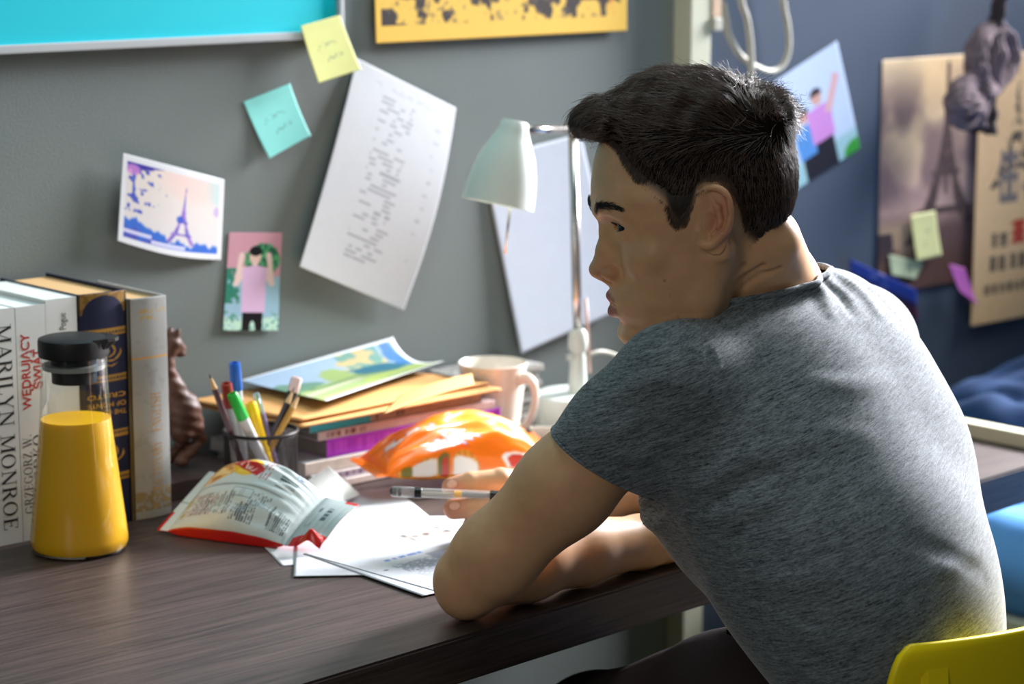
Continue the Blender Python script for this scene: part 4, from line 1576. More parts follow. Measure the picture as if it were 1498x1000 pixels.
# ------------------------------------------------------------------ white mug
m_ceramic = mat('white_ceramic', rgb(236, 228, 216), 0.25, var=0.02, coat=0.3)
MC = at(721, 530, z=0.856)
mug = empty('mug', (MC[0], MC[1], DZ), 'white tapered ceramic mug with its handle turned to the right', 'mug')
mp = [(0.0, 0.0), (0.028, 0.0), (0.031, 0.002), (0.033, 0.010), (0.0385, 0.055), (0.0440, 0.101), (0.0452, 0.1055), (0.0440, 0.1065), (0.0425, 0.1045), (0.0372, 0.060), (0.0305, 0.012), (0.0, 0.009)]
lathe('cup', mp, m_ceramic, mug, 64, caps=False)
hd = CR * 0.80 - np.array([CF[0], CF[1], 0]) * 0.55
hd = hd / np.linalg.norm(hd)
hp = [hd * r + np.array((0, 0, z)) for r, z in ((0.0395, 0.086), (0.053, 0.091), (0.064, 0.082), (0.066, 0.062), (0.058, 0.038), (0.044, 0.022), (0.0325, 0.017))]
tube('handle', spline(hp, 7), [0.0062 + 0.0016 * math.cos(i / 7) for i in range(43)], m_ceramic, mug, n=14)

# ------------------------------------------------------------------ desk lamp
m_lampw = mat('white_lamp_metal', rgb(204, 212, 206), 0.42, var=0.015)
m_lampin = mat('lamp_inside_white', rgb(245, 245, 242), 0.5, var=0.0)
m_chrome = mat('brushed_chrome', rgb(206, 200, 196), 0.22, metal=1.0, var=0.03, scale=20)
LY = -0.160
LB = at(845, 578, y=LY)
LT = at(838, 194, y=LY)
lamp = empty('desk_lamp', (LB[0], LY, DZ), 'white desk lamp with bell shade on a chrome pole, standing by the wall', 'lamp')
lo3 = np.array([LB[0], LY, DZ])
bt = LB[2] - DZ + 0.004
lathe('base', [(0.0, 0.0), (0.054, 0.0), (0.058, 0.003), (0.0595, bt - 0.008), (0.058, bt - 0.002), (0.054, bt), (0.0, bt)], m_lampw, lamp, 56, caps=False)
lathe('socket_joint', [(0.0125, bt - 0.001), (0.0125, bt + 0.010), (0.0108, bt + 0.045), (0.0095, bt + 0.055), (0.0125, bt + 0.058), (0.0138, bt + 0.068), (0.0125, bt + 0.080), (0.0085, bt + 0.087), (0.0, bt + 0.088)], m_lampw, lamp, 28, caps=False)
tube('knob', [(-0.018, 0, bt + 0.050), (0.0, 0, bt + 0.050)], 0.0045, m_lampw, lamp)
ptop = LT - lo3
tube('pole', [(0, 0, bt + 0.080), (0.25 * ptop[0], 0, 0.25 * (ptop[2]) + 0.08), ptop], 0.0062, m_chrome, lamp, n=20)
tube('elbow_joint', [ptop + (0, 0.008, 0.006), ptop + (0, -0.008, 0.006)], 0.010, m_chrome, lamp, n=18)
SH = at(754, 177, y=-0.268)           # top centre of the shade
SB = at(728, 299, d=float((SH - CAMP) @ CF) + 0.004)           # centre of its mouth
am = at(768, 190, y=-0.262)
tube('arm', [ptop + (0, 0, 0.004), am - lo3 + (0, 0.004, 0)], 0.0052, m_chrome, lamp, n=18)
axv = (SH - SB) / np.linalg.norm(SH - SB)
hl = np.linalg.norm(SH - SB)
sh = [(0.0, hl), (0.0150, hl), (0.0172, hl - 0.002), (0.0185, hl - 0.010), (0.0250, hl - 0.024), (0.0335, hl - 0.042), (0.0400, hl - 0.064), (0.0435, hl - 0.086), (0.0450, 0.0),
      (0.0440, 0.0), (0.0420, hl - 0.088), (0.0385, hl - 0.064), (0.0320, hl - 0.044), (0.0230, hl - 0.026), (0.0150, hl - 0.012), (0.0, hl - 0.010)]
lathe('lamp_shade', sh, m_lampw, lamp, 64, loc=tuple(SB - lo3), caps=False, axis=axv)
bulb_m = mat('lit_bulb', (1, 0.95, 0.85), 0.4, var=0.0, emit=((1.0, 0.95, 0.86), 12.0))
bp = SB - lo3 + axv * (hl * 0.52)
lathe('bulb', [(0.0, -0.016), (0.009, -0.013), (0.014, -0.004), (0.014, 0.004), (0.009, 0.014), (0.006, 0.022), (0.0, 0.022)], bulb_m, lamp, 24, loc=tuple(bp), axis=axv, caps=False)
tube('pull_rod', [at(748, 306, y=SB[1]) - lo3 + (0, 0, 0.02), at(739, 371, y=SB[1]) - lo3], 0.0017, m_chrome, lamp)
tube('spring_rod', [at(857, 436, y=LY - 0.006) - lo3, at(863, 545, y=LY - 0.006) - lo3], 0.0022, mat('pinkish_rod', rgb(196, 160, 150), 0.4), lamp)
tube('cable', [p_ - lo3 for p_ in spline([at(u, v, y=LY - 0.006 + dy) for u, v, dy in ((849, 531, 0.004), (862, 519, 0), (880, 514, 0), (900, 519, 0.010), (918, 528, 0.03), (940, 548, 0.07), (955, 556, 0.10))], 8)], 0.0028, m_cable, lamp)
ld = bpy.data.lights.new('lamp_light', 'SPOT')
ld.energy = 6.0
ld.color = (1.0, 0.97, 0.90)
ld.spot_size = math.radians(68)
ld.spot_blend = 0.6
ld.shadow_soft_size = 0.011
lo_l = bpy.data.objects.new('lamp_light', ld)
COL.objects.link(lo_l)
lo_l.location = SB + axv * (hl * 0.20)
aim = Vector((1.80, -0.27, 0.75)) - lo_l.location
lo_l.rotation_euler = aim.to_track_quat('-Z', 'Y').to_euler()

# white oval dish in front of the lamp base
DC = at(838, 644, z=DZ)
dish = empty('oval_dish', (DC[0], DC[1], DZ), 'shallow white oval dish on the desk in front of the lamp base', 'dish')
n = 56
vs, fs = [], []
pr = [(0.0, 0.003), (0.60, 0.003), (0.82, 0.008), (0.97, 0.017), (1.0, 0.019), (0.99, 0.0165), (0.84, 0.005), (0.62, 0.0), (0.0, 0.0)]
for r, z in pr:
    for k in range(n):
        a = 2 * math.pi * k / n
        vs.append((0.050 * r * math.cos(a) * CR[0] - 0.030 * r * math.sin(a) * -CR[1] * 1.0, 0.050 * r * math.cos(a) * CR[1] + 0.030 * r * math.sin(a) * CR[0], z))
for i in range(len(pr) - 1):
    for k in range(n):
        fs.append((i * n + k, i * n + (k + 1) % n, (i + 1) * n + (k + 1) % n, (i + 1) * n + k))
mesh_obj('bowl', vs, fs, m_ceramic, dish, True)


# ------------------------------------------------------------------ loose papers on the desk
def paint_doc(s, t):
    c = canvas(s, (0.73, 0.745, 0.77))
    put(c, print_lines(s, t, 0.10, 0.62, 0.46, 0.93, 24, 3, fill=0.66, gap=0.5, cw=0.010), (0.34, 0.40, 0.50), 0.75)
    put(c, (s > 0.30) & (s < 0.52) & (t > 0.41) & (t < 0.60), (0.46, 0.48, 0.56), 0.8)
    put(c, print_lines(s, t, 0.13, 0.36, 0.355, 0.39, 1, 8, fill=0.7, gap=0.9, cw=0.010), (0.26, 0.42, 0.70), 0.85)
    put(c, (np.abs(t - 0.425) < 0.003) & (s > 0.04) & (s < 0.62), (0.72, 0.76, 0.70), 0.6)
    ph = (s > 0.40) & (s < 0.60) & (t > 0.06) & (t < 0.19)
    n = fbm(s * 22, t * 16, 4.0, oct=2)
    put(c, ph, (0.60, 0.60, 0.58))
    put(c, ph & (n > 0.52), (0.80, 0.78, 0.76))
    put(c, ph & (n < 0.38), (0.40, 0.34, 0.32))
    put(c, print_lines(s, t, 0.06, 0.34, 0.08, 0.32, 8, 6, fill=0.6, gap=0.35, cw=0.02), (0.78, 0.79, 0.82), 0.5)
    put(c, (np.hypot((s - 0.055) / 0.012, (t - 0.50) / 0.010) < 1), (0.35, 0.36, 0.40))
    return c


def paint_form(s, t):
    c = canvas(s, (0.74, 0.75, 0.775))
    put(c, print_lines(s, t, 0.10, 0.85, 0.10, 0.9, 18, 5, fill=0.5, gap=0.25, cw=0.03), (0.70, 0.71, 0.75), 0.5)
    return c


def desk_sheet(label, corner, ang, w, h, lvl, paint, corners_up=(0, 0, 0, 0), nx=60, ny=60, wave=0.0):
    """corner = near left corner; ang = direction of the near edge; the sheet spreads to the left of that direction"""
    a = math.radians(ang)
    u = np.array((math.cos(a), math.sin(a), 0)) * w
    v = np.array((-math.sin(a), math.cos(a), 0)) * h
    c0 = np.array((corner[0], corner[1], DZ + 0.0004 + 0.0006 * lvl))
    P = [c0 + v + (0, 0, corners_up[0]), c0 + u + v + (0, 0, corners_up[1]), c0 + u + (0, 0, corners_up[2]), c0 + (0, 0, corners_up[3])]

    def bl(s, t):
        z = wave * np.sin(np.pi * s) * np.sin(np.pi * t)
        lin_ = corners_up[0] * (1 - s) * (1 - t) + corners_up[1] * s * (1 - t) + corners_up[2] * s * t + corners_up[3] * (1 - s) * t
        crv = corners_up[0] * ((1 - s) * (1 - t)) ** 3 + corners_up[1] * (s * (1 - t)) ** 3 + corners_up[2] * (s * t) ** 3 + corners_up[3] * ((1 - s) * t) ** 3
        return np.stack([s * 0, s * 0, z + crv - lin_], -1)
    o = sheet('paper_sheet', P, nx, ny, paint, m_print, bulge=bl, thick=0.0004)
    return tag(o, label, 'paper')


desk_sheet('white sheet under the pencil cup with its corner towards the orange bag', (1.678, -0.527), 67, 0.297, 0.21, 0, paint_form)
desk_sheet('white sheet under the writing hand beside the bare patch of desk', (1.835, -0.572), 17, 0.28, 0.21, 1, paint_form)
desk_sheet('lowest white sheet poking out under the near corner of the silver chip bag', (1.467, -0.489), -38, 0.21, 0.24, 2, paint_form)
desk_sheet('white sheet with a slim near edge, just beneath the printed page', (1.520, -0.636), -2, 0.297, 0.21, 3, paint_form)
desk_sheet('printed page with text and small photo beside the elbow', (1.541, -0.645), 3.5, 0.297, 0.21, 4, paint_doc, nx=200, ny=150)
# creased sheet propped against the magazines
c4 = [at(436, 712, z=DZ + 0.012), at(481, 682, z=0.787), at(527, 722, z=DZ + 0.006), at(452, 760, z=DZ + 0.0045)]
o = sheet('paper_sheet', c4, 30, 30, None, m_paper, thick=0.0004)
tag(o, 'bright white sheet with a raised pointed corner between cup and magazines', 'paper')

# ------------------------------------------------------------------ snack bags
m_foil = mat('printed_foil', (1, 1, 1), 0.30, var=0.02, scale=40, attr='Col', spec=0.5, coat=0.35, bump=0.12, bscale=60)


def pillow(name, label, A, B, C, D, H, paint, ns=170, nth=150, crimp=(0.06, 0.10), lift_fn=None, seed=0.0, belly=0.72, rough=1.0, base_z=DZ, fill=0.86, skew=0.0):
    """blown-up bag: A-B is the near long side, D-C the far one; ends A-D and B-C are flat seals"""
    A, B, C, D = [np.asarray(q, float) for q in (A, B, C, D)]
    s = np.linspace(0, 1, ns + 1)
    th = np.linspace(0, 2 * np.pi, nth + 1)[:-1]
    S, T = np.meshgrid(s, th, indexing='ij')
    q = np.clip((S - crimp[0]) / (1 - crimp[0] - crimp[1]), 0, 1)
    full = np.clip(np.sin(np.pi * q), 0, 1) ** 0.55          # 0 at the seals
    near = A[None] * (1 - s)[:, None] + B[None] * s[:, None]
    far = D[None] * (1 - s)[:, None] + C[None] * s[:, None]
    mid, half = (near + far) / 2, (far - near) / 2
    c, sn = np.cos(T), np.sin(T)
    width = 1 - (1 - fill) * full
    tc = np.sign(c) * np.abs(c) ** 0.85
    P = mid[:, None, :] + half[:, None, :] * (-(tc * width))[..., None]      # theta 0 = near side
    up = np.where(sn > 0, belly * np.abs(sn) ** 0.75, -(1 - belly) * np.abs(sn) ** 0.6)
    tt = (1 - tc) / 2
    wr = fbm(S * 5 + seed, tt * 9 + seed, 1.0 + seed, oct=2) - 0.5
    rad = np.abs(np.sin(tt * 24 + 5 * fbm(S * 4, tt * 3, seed, oct=1))) - 0.6
    endw = np.exp(-q / 0.16) + np.exp(-(1 - q) / 0.16)
    hgt = H * full * up * np.where(sn > 0, 1 - skew * 0.45 + skew * 0.75 * tt, 1)
    hgt = hgt + (sn > 0) * full * rough * (0.010 * wr + 0.0035 * rad * endw * np.clip(full * 1.5, 0, 1))
    P[..., 2] += hgt + 0.0006 * sn
    if lift_fn is not None:
        P[..., 2] += lift_fn(S, tt)
    # zig-zag crimp ribs in the seals
    rib = ((S < crimp[0]) | (S > 1 - crimp[1])) * 0.0005 * np.sin(S * 900)
    P[..., 2] += rib
    P[..., 2] = np.maximum(P[..., 2], base_z + 0.0006 + 0.0004 * (sn > 0))
    idx = np.arange((ns + 1) * nth).reshape(ns + 1, nth)
    nx_ = np.roll(idx, -1, axis=1)
    fs = np.stack([idx[:-1], idx[1:], nx_[1:], nx_[:-1]], -1).reshape(-1, 4)
    fs = [tuple(f) for f in fs] + [tuple(idx[0]), tuple(idx[-1][::-1])]
    o = mesh_obj(name, P.reshape(-1, 3), fs, m_foil, None, True)
    bmq = bmesh.new()
    bmq.from_mesh(o.data)
    bmesh.ops.recalc_face_normals(bmq, faces=bmq.faces)
    bmq.to_mesh(o.data)
    bmq.free()
    cols = paint(S, tt, sn > 0, q)
    set_cols(o.data, cols.reshape(-1, 3))
    tag(o, label, 'snack bag')
    return o


def paint_chips(S, t, top, q):
    """s runs from the left seal to the right one, t from the near fold to the far one; upper face only"""
    S = np.where(S < 0.76, S * 0.865 / 0.76, 0.865 + (S - 0.76) * 0.5625)
    c = canvas(S, (0.80, 0.84, 0.85))
    red = (0.76, 0.10, 0.10)
    n = fbm(S * 30, t * 30, 2.0, oct=2)
    ink = (0.22, 0.24, 0.26)
    pale = (0.86, 0.88, 0.88)
    # nutrition text in the near half, running across the bag
    put(c, print_lines(t, S, 0.10, 0.40, 0.17, 0.34, 10, 1, fill=0.66, gap=0.5, cw=0.014), (0.70, 0.42, 0.46), 0.65)
    put(c, print_lines(t, S, 0.10, 0.38, 0.20, 0.46, 13, 2, fill=0.62, gap=0.45, cw=0.014), ink, 0.6)
    put(c, print_lines(t, S, 0.06, 0.26, 0.48, 0.64, 9, 7, fill=0.7, gap=0.55, cw=0.012), ink, 0.75)
    put(c, print_lines(t, S, 0.22, 0.42, 0.56, 0.72, 9, 11, fill=0.6, gap=0.5, cw=0.014), ink, 0.6)
    put(c, print_lines(t, S, 0.06, 0.34, 0.74, 0.88, 10, 4, fill=0.74, gap=0.5, cw=0.011), ink, 0.85)
    put(c, (np.abs(S - 0.735) < 0.006) & (t > 0.1) & (t < 0.34), ink, 0.6)
    for a, b in ((0.48, 0.56), (0.42, 0.50)):
        fr_ = (S > a) & (S < b) & (t > 0.30) & (t < 0.42)
        put(c, fr_ & ((np.abs(S - a) < 0.004) | (np.abs(S - b) < 0.004) | (np.abs(t - 0.30) < 0.006) | (np.abs(t - 0.42) < 0.006)), (0.5, 0.53, 0.55), 0.8)
    put(c, (S > 0.12) & (S < 0.155) & (t > 0.10) & (t < 0.42) & (np.sin(t * 150) > -0.3) & (n > 0.3), (0.72, 0.60, 0.20), 0.9)
    # fin seal
    put(c, (t > 0.46) & (t < 0.475), (0.45, 0.48, 0.50), 0.8)
    # chips picture at the far left
    ch = soft(np.hypot((S - 0.20) / 0.13, (t - 0.70) / 0.17) - 1 + 0.4 * (n - 0.5), 0.1)
    put(c, ch, (0.92, 0.70, 0.34))
    put(c, ch * (fbm(S * 18, t * 14, 6.0, oct=2) > 0.55), (0.74, 0.46, 0.18), 0.8)
    put(c, ch * (fbm(S * 18, t * 14, 6.0, oct=2) < 0.40), (0.97, 0.86, 0.62), 0.8)
    # yellow oval with a slanted red banner
    x, y = (S - 0.415) / 0.10, (t - 0.73) / 0.135
    ov = x * x + y * y
    put(c, soft(ov - 1.0, 0.12), (0.93, 0.74, 0.14))
    put(c, soft(ov - 0.55, 0.5), (0.98, 0.86, 0.30), 0.7)
    ban = (np.abs(0.55 * y + x * 0.30 - 0.05) < 0.30) & (np.abs(x - 0.25 * y) < 2.0) & (np.hypot(x, y * 0.86) < 1.25)
    put(c, ban & (np.abs(y * 0.4 + x * 0.92) < 1.2), red)
    a_ = 0.50
    xr, yr = x * math.cos(a_) - y * math.sin(a_), x * math.sin(a_) + y * math.cos(a_)
    m = dots(-xr * 0.5 + 0.5, 1 - (yr * 0.5 + 0.5), "Lay's", 0.16, 0.385, 0.125, 0.23)
    put(c, m * ban, (0.97, 0.95, 0.93))
    put(c, print_lines(t, S, 0.58, 0.90, 0.535, 0.60, 3, 14, fill=0.7, gap=0.5, cw=0.02), (0.72, 0.22, 0.26), 0.75)
    # bar code
    bc = (S > 0.66) & (S < 0.775) & (t > 0.56) & (t < 0.74)
    put(c, bc, pale)
    put(c, bc & (fbm(S * 0 + 1, t * 190, 3.0, oct=1) > 0.48) , (0.20, 0.30, 0.34), 0.9)
    # blue round mark with a white S
    r = np.hypot((S - 0.76) / 0.030, (t - 0.87) / 0.042)
    put(c, r < 1.15, (0.92, 0.94, 0.96))
    put(c, (r < 1.0), (0.10, 0.34, 0.66))
    yy, xx = (t - 0.87) / 0.042, (S - 0.76) / 0.030
    put(c, (np.abs(xx - 0.38 * np.sin(yy * 3.4)) < 0.17) & (r < 0.85), (0.95, 0.96, 0.98))
    # grey foil zone by the right seal with date print
    gz = soft(0.865 - S, 0.01)
    put(c, gz, (0.70, 0.745, 0.75))
    put(c, (np.abs(S - 0.885) < 0.004), (0.56, 0.60, 0.62), 0.8)
    put(c, print_lines(t, S, 0.46, 0.76, 0.935, 0.955, 1, 9, fill=0.72, gap=0.8, cw=0.02), ink, 0.8)
    put(c, print_lines(t, S, 0.62, 0.80, 0.905, 0.918, 1, 5, fill=0.7, gap=0.8, cw=0.02), ink, 0.7)
    put(c, print_lines(t, S, 0.30, 0.42, 0.90, 0.92, 2, 6, fill=0.7, gap=0.5, cw=0.02), (0.5, 0.5, 0.5), 0.6)
    # red of the bag's front wraps round its folds and corners
    edge = (t < 0.007) | ((S > 0.89) & (t < 0.20) & (t < 0.26 - 1.6 * (0.97 - S).clip(0, 1))) | ((S > 0.955) & (t > 0.93)) | ((S < 0.02) & (t < 0.30))
    put(c, edge, red)
    put(c, ~top, red)
    return np.clip(c, 0, 1)


pillow('snack_bag', 'silver white chip bag with red edges lying back side up before the pencil cup',
       (1.461, -0.243, DZ + 0.004), (1.541, -0.438, DZ + 0.006), at(526, 738, z=DZ + 0.040), (1.553, -0.216, DZ + 0.052), 0.060, paint_chips,
       ns=260, nth=260, crimp=(0.07, 0.22), lift_fn=lambda S, t: 0.006 * np.sin(np.pi * t) * np.clip((S - 0.74) / 0.1, 0, 1) + 0.016 * np.exp(-((S - 0.93) / 0.05) ** 2 - ((t - 0.07) / 0.09) ** 2), belly=0.62, fill=0.97, rough=0.8, skew=0.8)


def paint_orange(S, t, top, q):
    c = canvas(S, (0.96, 0.46, 0.03))
    n = fbm(S * 8, t * 8, 3.0, oct=3)
    n2 = fbm(S * 26, t * 20, 5.0, oct=2)
    put(c, soft(np.hypot((S - 0.60) / 0.18, (t - 0.50) / 0.20) - 1, 0.6), (0.98, 0.66, 0.24), 0.7)
    tau = np.where(top, t, -t)                       # height on the near face, below 0 on the underside
    # white lettering patches with a blue edge
    for a, b, w_, h_, sl in ((0.36, 0.105, 0.075, 0.060, 0.4), (0.46, 0.145, 0.060, 0.065, 0.5), (0.24, 0.42, 0.11, 0.06, 0.1)):
        x, y = (S - a) / w_, (tau - b) / h_
        x, y = x + sl * y, y - sl * x * 0.3
        r = np.maximum(np.abs(x), np.abs(y)) + 0.25 * np.sin(6 * x + 3 * y)
        put(c, soft(r - 1.1, 0.1), (0.50, 0.58, 0.80))
        put(c, soft(r - 1.0, 0.1), (0.94, 0.94, 0.94))
        put(c, soft(np.abs(r - 0.55) - 0.08, 0.1), (0.80, 0.66, 0.62), 0.6)
    put(c, soft(np.hypot((S - 0.40) / 0.10, (tau - 0.04) / 0.016) - 1, 0.3), (0.86, 0.30, 0.08), 0.7)
    low = (tau < 0.008 + 0.012 * np.sin(S * 30)) & (S > 0.10) & (S < 0.60)
    put(c, low, (0.88, 0.60, 0.20))
    put(c, low & (np.sin(S * 190 + t * 60) > 0.3), (0.84, 0.42, 0.12), 0.8)
    put(c, soft(np.hypot((S - 0.25) / 0.07, (tau - 0.002) / 0.010) - 1, 0.2), (0.88, 0.86, 0.82))
    put(c, soft(np.hypot((S - 0.16) / 0.03, (tau - 0.002) / 0.009) - 1 + (n2 - 0.5), 0.3), (0.40, 0.42, 0.14), 0.9)
    put(c, soft(np.hypot((S - 0.345) / 0.03, (tau - 0.002) / 0.009) - 1 + (n2 - 0.5), 0.3), (0.34, 0.38, 0.16), 0.9)
    put(c, soft(np.hypot((S - 0.36) / 0.022, (tau + 0.006) / 0.009) - 1, 0.3), (0.80, 0.16, 0.10), 0.9)
    put(c, soft(np.hypot((S - 0.47) / 0.07, (tau + 0.002) / 0.007) - 1, 0.2), (0.95, 0.94, 0.90))
    put(c, soft(np.hypot((S - 0.74) / 0.075, (tau - 0.010) / 0.014) - 1, 0.15), (0.95, 0.94, 0.92))
    put(c, soft(np.hypot((S - 0.745) / 0.05, (tau - 0.006) / 0.009) - 1, 0.15), (0.80, 0.20, 0.12))
    return np.clip(c, 0, 1)


oa, ob = at(524, 683, y=-0.262), at(800, 662, y=-0.340)
oc, od = at(803, 640, y=-0.285), at(521, 676, y=-0.238)
pillow('snack_bag', 'bright orange glossy snack bag leaning by the magazines behind the hand', oa - (0, 0.035, 0.006), ob - (0, 0.03, 0.004), oc + (0, 0.03, 0.002), od + (0, 0.015, 0.002),
       0.064, paint_orange, crimp=(0.06, 0.07), seed=3.0, belly=0.72, rough=2.3, fill=0.98)

# ------------------------------------------------------------------ pencil cup and pens
m_wire = mat('black_wire', rgb(34, 30, 30), 0.42, metal=0.6, var=0.1, scale=60)
CC = at(381, 630, z=0.842)
PCX, PCY = CC[0], CC[1]
CZ = DZ + 0.0006
cup = empty('pencil_cup', (PCX, PCY, CZ), 'round black wire mesh pencil cup filled with pens', 'cup')
RC, HC = 0.0425, 0.0915
vs, fs = [], []
nst, seg = 84, 22
for hand in (1, -1):
    for k in range(nst):
        a0 = 2 * math.pi * k / nst
        for j in range(seg + 1):
            f = j / seg
            a = a0 + hand * f * 1.35
            z = 0.003 + f * (HC - 0.005)
            for dz_ in (-0.0006, 0.0006):
                vs.append(((RC - 0.0008 * (hand < 0) * 0.5) * math.cos(a), (RC - 0.0008 * (hand < 0) * 0.5) * math.sin(a), z + dz_))
        b = len(vs) - 2 * (seg + 1)
        for j in range(seg):
            fs.append((b + 2 * j, b + 2 * j + 2, b + 2 * j + 3, b + 2 * j + 1))
wall = mesh_obj('mesh_wall', vs, fs, m_wire, cup, True)
md = wall.modifiers.new('t', 'SOLIDIFY')
md.thickness = 0.0005
wall['kind'] = 'stuff'
tube('rim', [((RC) * math.cos(a), (RC) * math.sin(a), HC) for a in np.linspace(0, 2 * math.pi, 49)[:-1]], 0.0022, m_wire, cup, closed=True)
lathe('floor', [(0.0, 0.0), (RC + 0.0008, 0.0), (RC + 0.0012, 0.003), (RC - 0.0005, 0.0036), (0.0, 0.003)], m_wire, cup, 48, caps=False)


def pen(kind, label, u, v, vb, ub, dy0, dy1, build, cat='pen'):
    """axis from the tip at pixel u,v down to the cup floor; ub is where the axis meets the floor in the picture"""
    topp = at(u, v, y=PCY + dy0)
    bot = at(ub, vb, y=PCY + dy1)
    bot = np.array((PCX, PCY, CZ + 0.0065)) + CR * (ub - 381) * 2.95 / FPX + np.array((CF[0], CF[1], 0)) * dy1
    ax = topp - bot
    ln = np.linalg.norm(ax)
    o = empty(kind, bot, label, cat, 'pens in the cup')
    o.rotation_euler = Vector(ax).to_track_quat('Z', 'Y').to_euler()
    build(o, ln)
    return o


def marker(cap, body, capl=0.034, r=0.0062):
    mc = mat('marker_cap', lin(np.array(cap)), 0.35, var=0.03)
    mb = mat('marker_body', lin(np.array(body)), 0.4, var=0.03)

    def f(o, ln):
        lathe('barrel', [(0.0, 0.0), (r * 0.9, 0.0), (r, 0.002), (r, ln - capl + 0.002), (0, ln - capl + 0.002)], mb, o, 20, caps=False)
        lathe('cap', [(r * 1.02, ln - capl), (r * 1.13, ln - capl + 0.001), (r * 1.05, ln - 0.003), (r * 0.95, ln - 0.0005), (r * 0.62, ln), (r * 0.55, ln - 0.004), (0, ln - 0.004)], mc, o, 20, caps=False)
    return f


def pencil(col, r=0.0036, wood_c=(0.86, 0.72, 0.52), lead=(0.12, 0.10, 0.12), tip=True):
    mb = mat('pencil_paint', lin(np.array(col)), 0.35, var=0.04)
    mw = mat('pencil_wood', lin(np.array(wood_c)), 0.7, var=0.1, scale=200)
    ml = mat('pencil_lead', lin(np.array(lead)), 0.5, var=0.0)

    def f(o, ln):
        t0 = ln - 0.020
        lathe('barrel', [(0.0, 0.0), (r, 0.0), (r, t0), (0, t0)], mb, o, 6, caps=False, smooth=False)
        lathe('sharpened_wood', [(r * 0.98, t0), (r * 0.34, ln - 0.006), (0, ln - 0.006)], mw, o, 12, caps=False)
        lathe('lead', [(r * 0.34, ln - 0.0062), (r * 0.06, ln), (0, ln)], ml, o, 10, caps=False)
    return f


def gelpen(col, capc, r=0.0045):
    mb = mat('gel_pen_body', lin(np.array(col)), 0.3, var=0.03)
    mc = mat('gel_pen_top', lin(np.array(capc)), 0.2, var=0.03, metal=0.6)

    def f(o, ln):
        lathe('barrel', [(0.0, 0.0), (r * 0.6, 0.0), (r, 0.010), (r, ln - 0.024), (0, ln - 0.024)], mb, o, 16, caps=False)
        lathe('top', [(r, ln - 0.0245), (r * 1.05, ln - 0.012), (r * 0.8, ln - 0.001), (0, ln)], mc, o, 16, caps=False)
        tube('clip', [(r * 1.0, 0, ln - 0.006), (r * 1.7, 0, ln - 0.008), (r * 1.5, 0, ln - 0.030)], 0.0009, mc, o, n=8)
    return f


pen('pencil', 'dark plum pencil with a pale sharpened tip at the left of the cup', 306, 546, 735, 372, 0.0, 0.002, pencil((0.30, 0.16, 0.20)), 'pencil')
pen('marker_pen', 'marker with a bright blue cap and white barrel, tallest in the cup', 343, 530, 735, 356, 0.012, 0.022, marker((0.10, 0.42, 0.84), (0.80, 0.82, 0.84)))
pen('marker_pen', 'marker with a dull red cap just behind the green one', 331, 560, 735, 352, 0.004, 0.008, marker((0.66, 0.24, 0.18), (0.78, 0.78, 0.80), 0.03))
pen('marker_pen', 'marker with a green cap and white barrel leaning left in the cup', 339, 575, 735, 412, -0.010, -0.012, marker((0.16, 0.74, 0.28), (0.80, 0.80, 0.80)))
pen('highlighter', 'yellow highlighter leaning left near the middle of the cup', 366, 588, 735, 404, 0.004, 0.004, marker((0.96, 0.78, 0.06), (0.95, 0.76, 0.05), 0.045))
pen('gel_pen', 'lilac pen with a shiny top and clip right of the yellow highlighter', 374, 574, 735, 410, 0.010, 0.020, gelpen((0.52, 0.46, 0.62), (0.70, 0.80, 0.80)))
pen('marker_pen', 'black marker with a pinkish white end standing behind the pencils', 435, 551, 735, 374, 0.012, 0.030, marker((0.90, 0.80, 0.78), (0.07, 0.07, 0.08), 0.018))
pen('pencil', 'black and lilac pencil leaning right, second from the right edge of the cup', 431, 566, 735, 352, -0.008, 0.004, pencil((0.20, 0.17, 0.22)), 'pencil')
pen('pencil', 'golden brown pencil leaning right over the cup rim, rightmost', 440, 574, 735, 352, -0.012, -0.012, pencil((0.74, 0.56, 0.26)), 'pencil')


# ------------------------------------------------------------------ the seated person
def apx(u, v, d):
    return at(u, v, d=d)


def unit(v):
    v = np.asarray(v, float)
    return v / np.linalg.norm(v)


ZU = np.array((0.0, 0.0, 1.0))
FH = unit((CF[0], CF[1], 0))
# head frame: x to the face, y to the left ear, z up; millimetres
HO = apx(1032, 335, 2.36)
ha = math.radians(7.0)
HX = -CR * math.cos(ha) - FH * math.sin(ha)
HY = np.cross(ZU, HX)
HM = np.stack([HX, HY, ZU], 1)


def to_head(P):
    return ((P - HO) @ HM) * 1000.0


def from_head(Q):
    return (np.asarray(Q, float) / 1000.0) @ HM.T + HO


ZF = [-118, -113, -108, -100, -92, -80, -66, -50, -35, -18, 0, 20, 34, 60]
XFv = [58, 68, 75, 78, 78, 84, 88, 87, 86.5, 88, 92, 102, 105, 104]
WFv = [14, 26, 34, 43, 50, 57, 62, 66, 69, 71, 73, 74, 75, 75]
HLX = [-95, -75, -45, -30, -20, -12, -3, 8, 17, 24, 28, 33, 40, 47, 54, 62, 70, 80, 87, 93, 100, 130]
HLZ = [-33, -31, -20, -4, 26, 42, 50, 51, 49, 42, 30, 14, 6, 14, 33, 41, 47, 55, 67, 81, 88, 90]


def hair_above(Q):
    """height above the hair line (mm)"""
    x = Q[:, 0] + 0.10 * (np.abs(Q[:, 1]) - 60).clip(-60, 20) * 0
    return Q[:, 2] - np.interp(Q[:, 0], HLX, HLZ)


def f_skull(Q):
    d = f_ell(Q, (18, 0, 52), (93.5, 77, 89))
    # flatten the sides a little
    d = smax(d, np.abs(Q[:, 1]) - 75.5, 12)
    return d


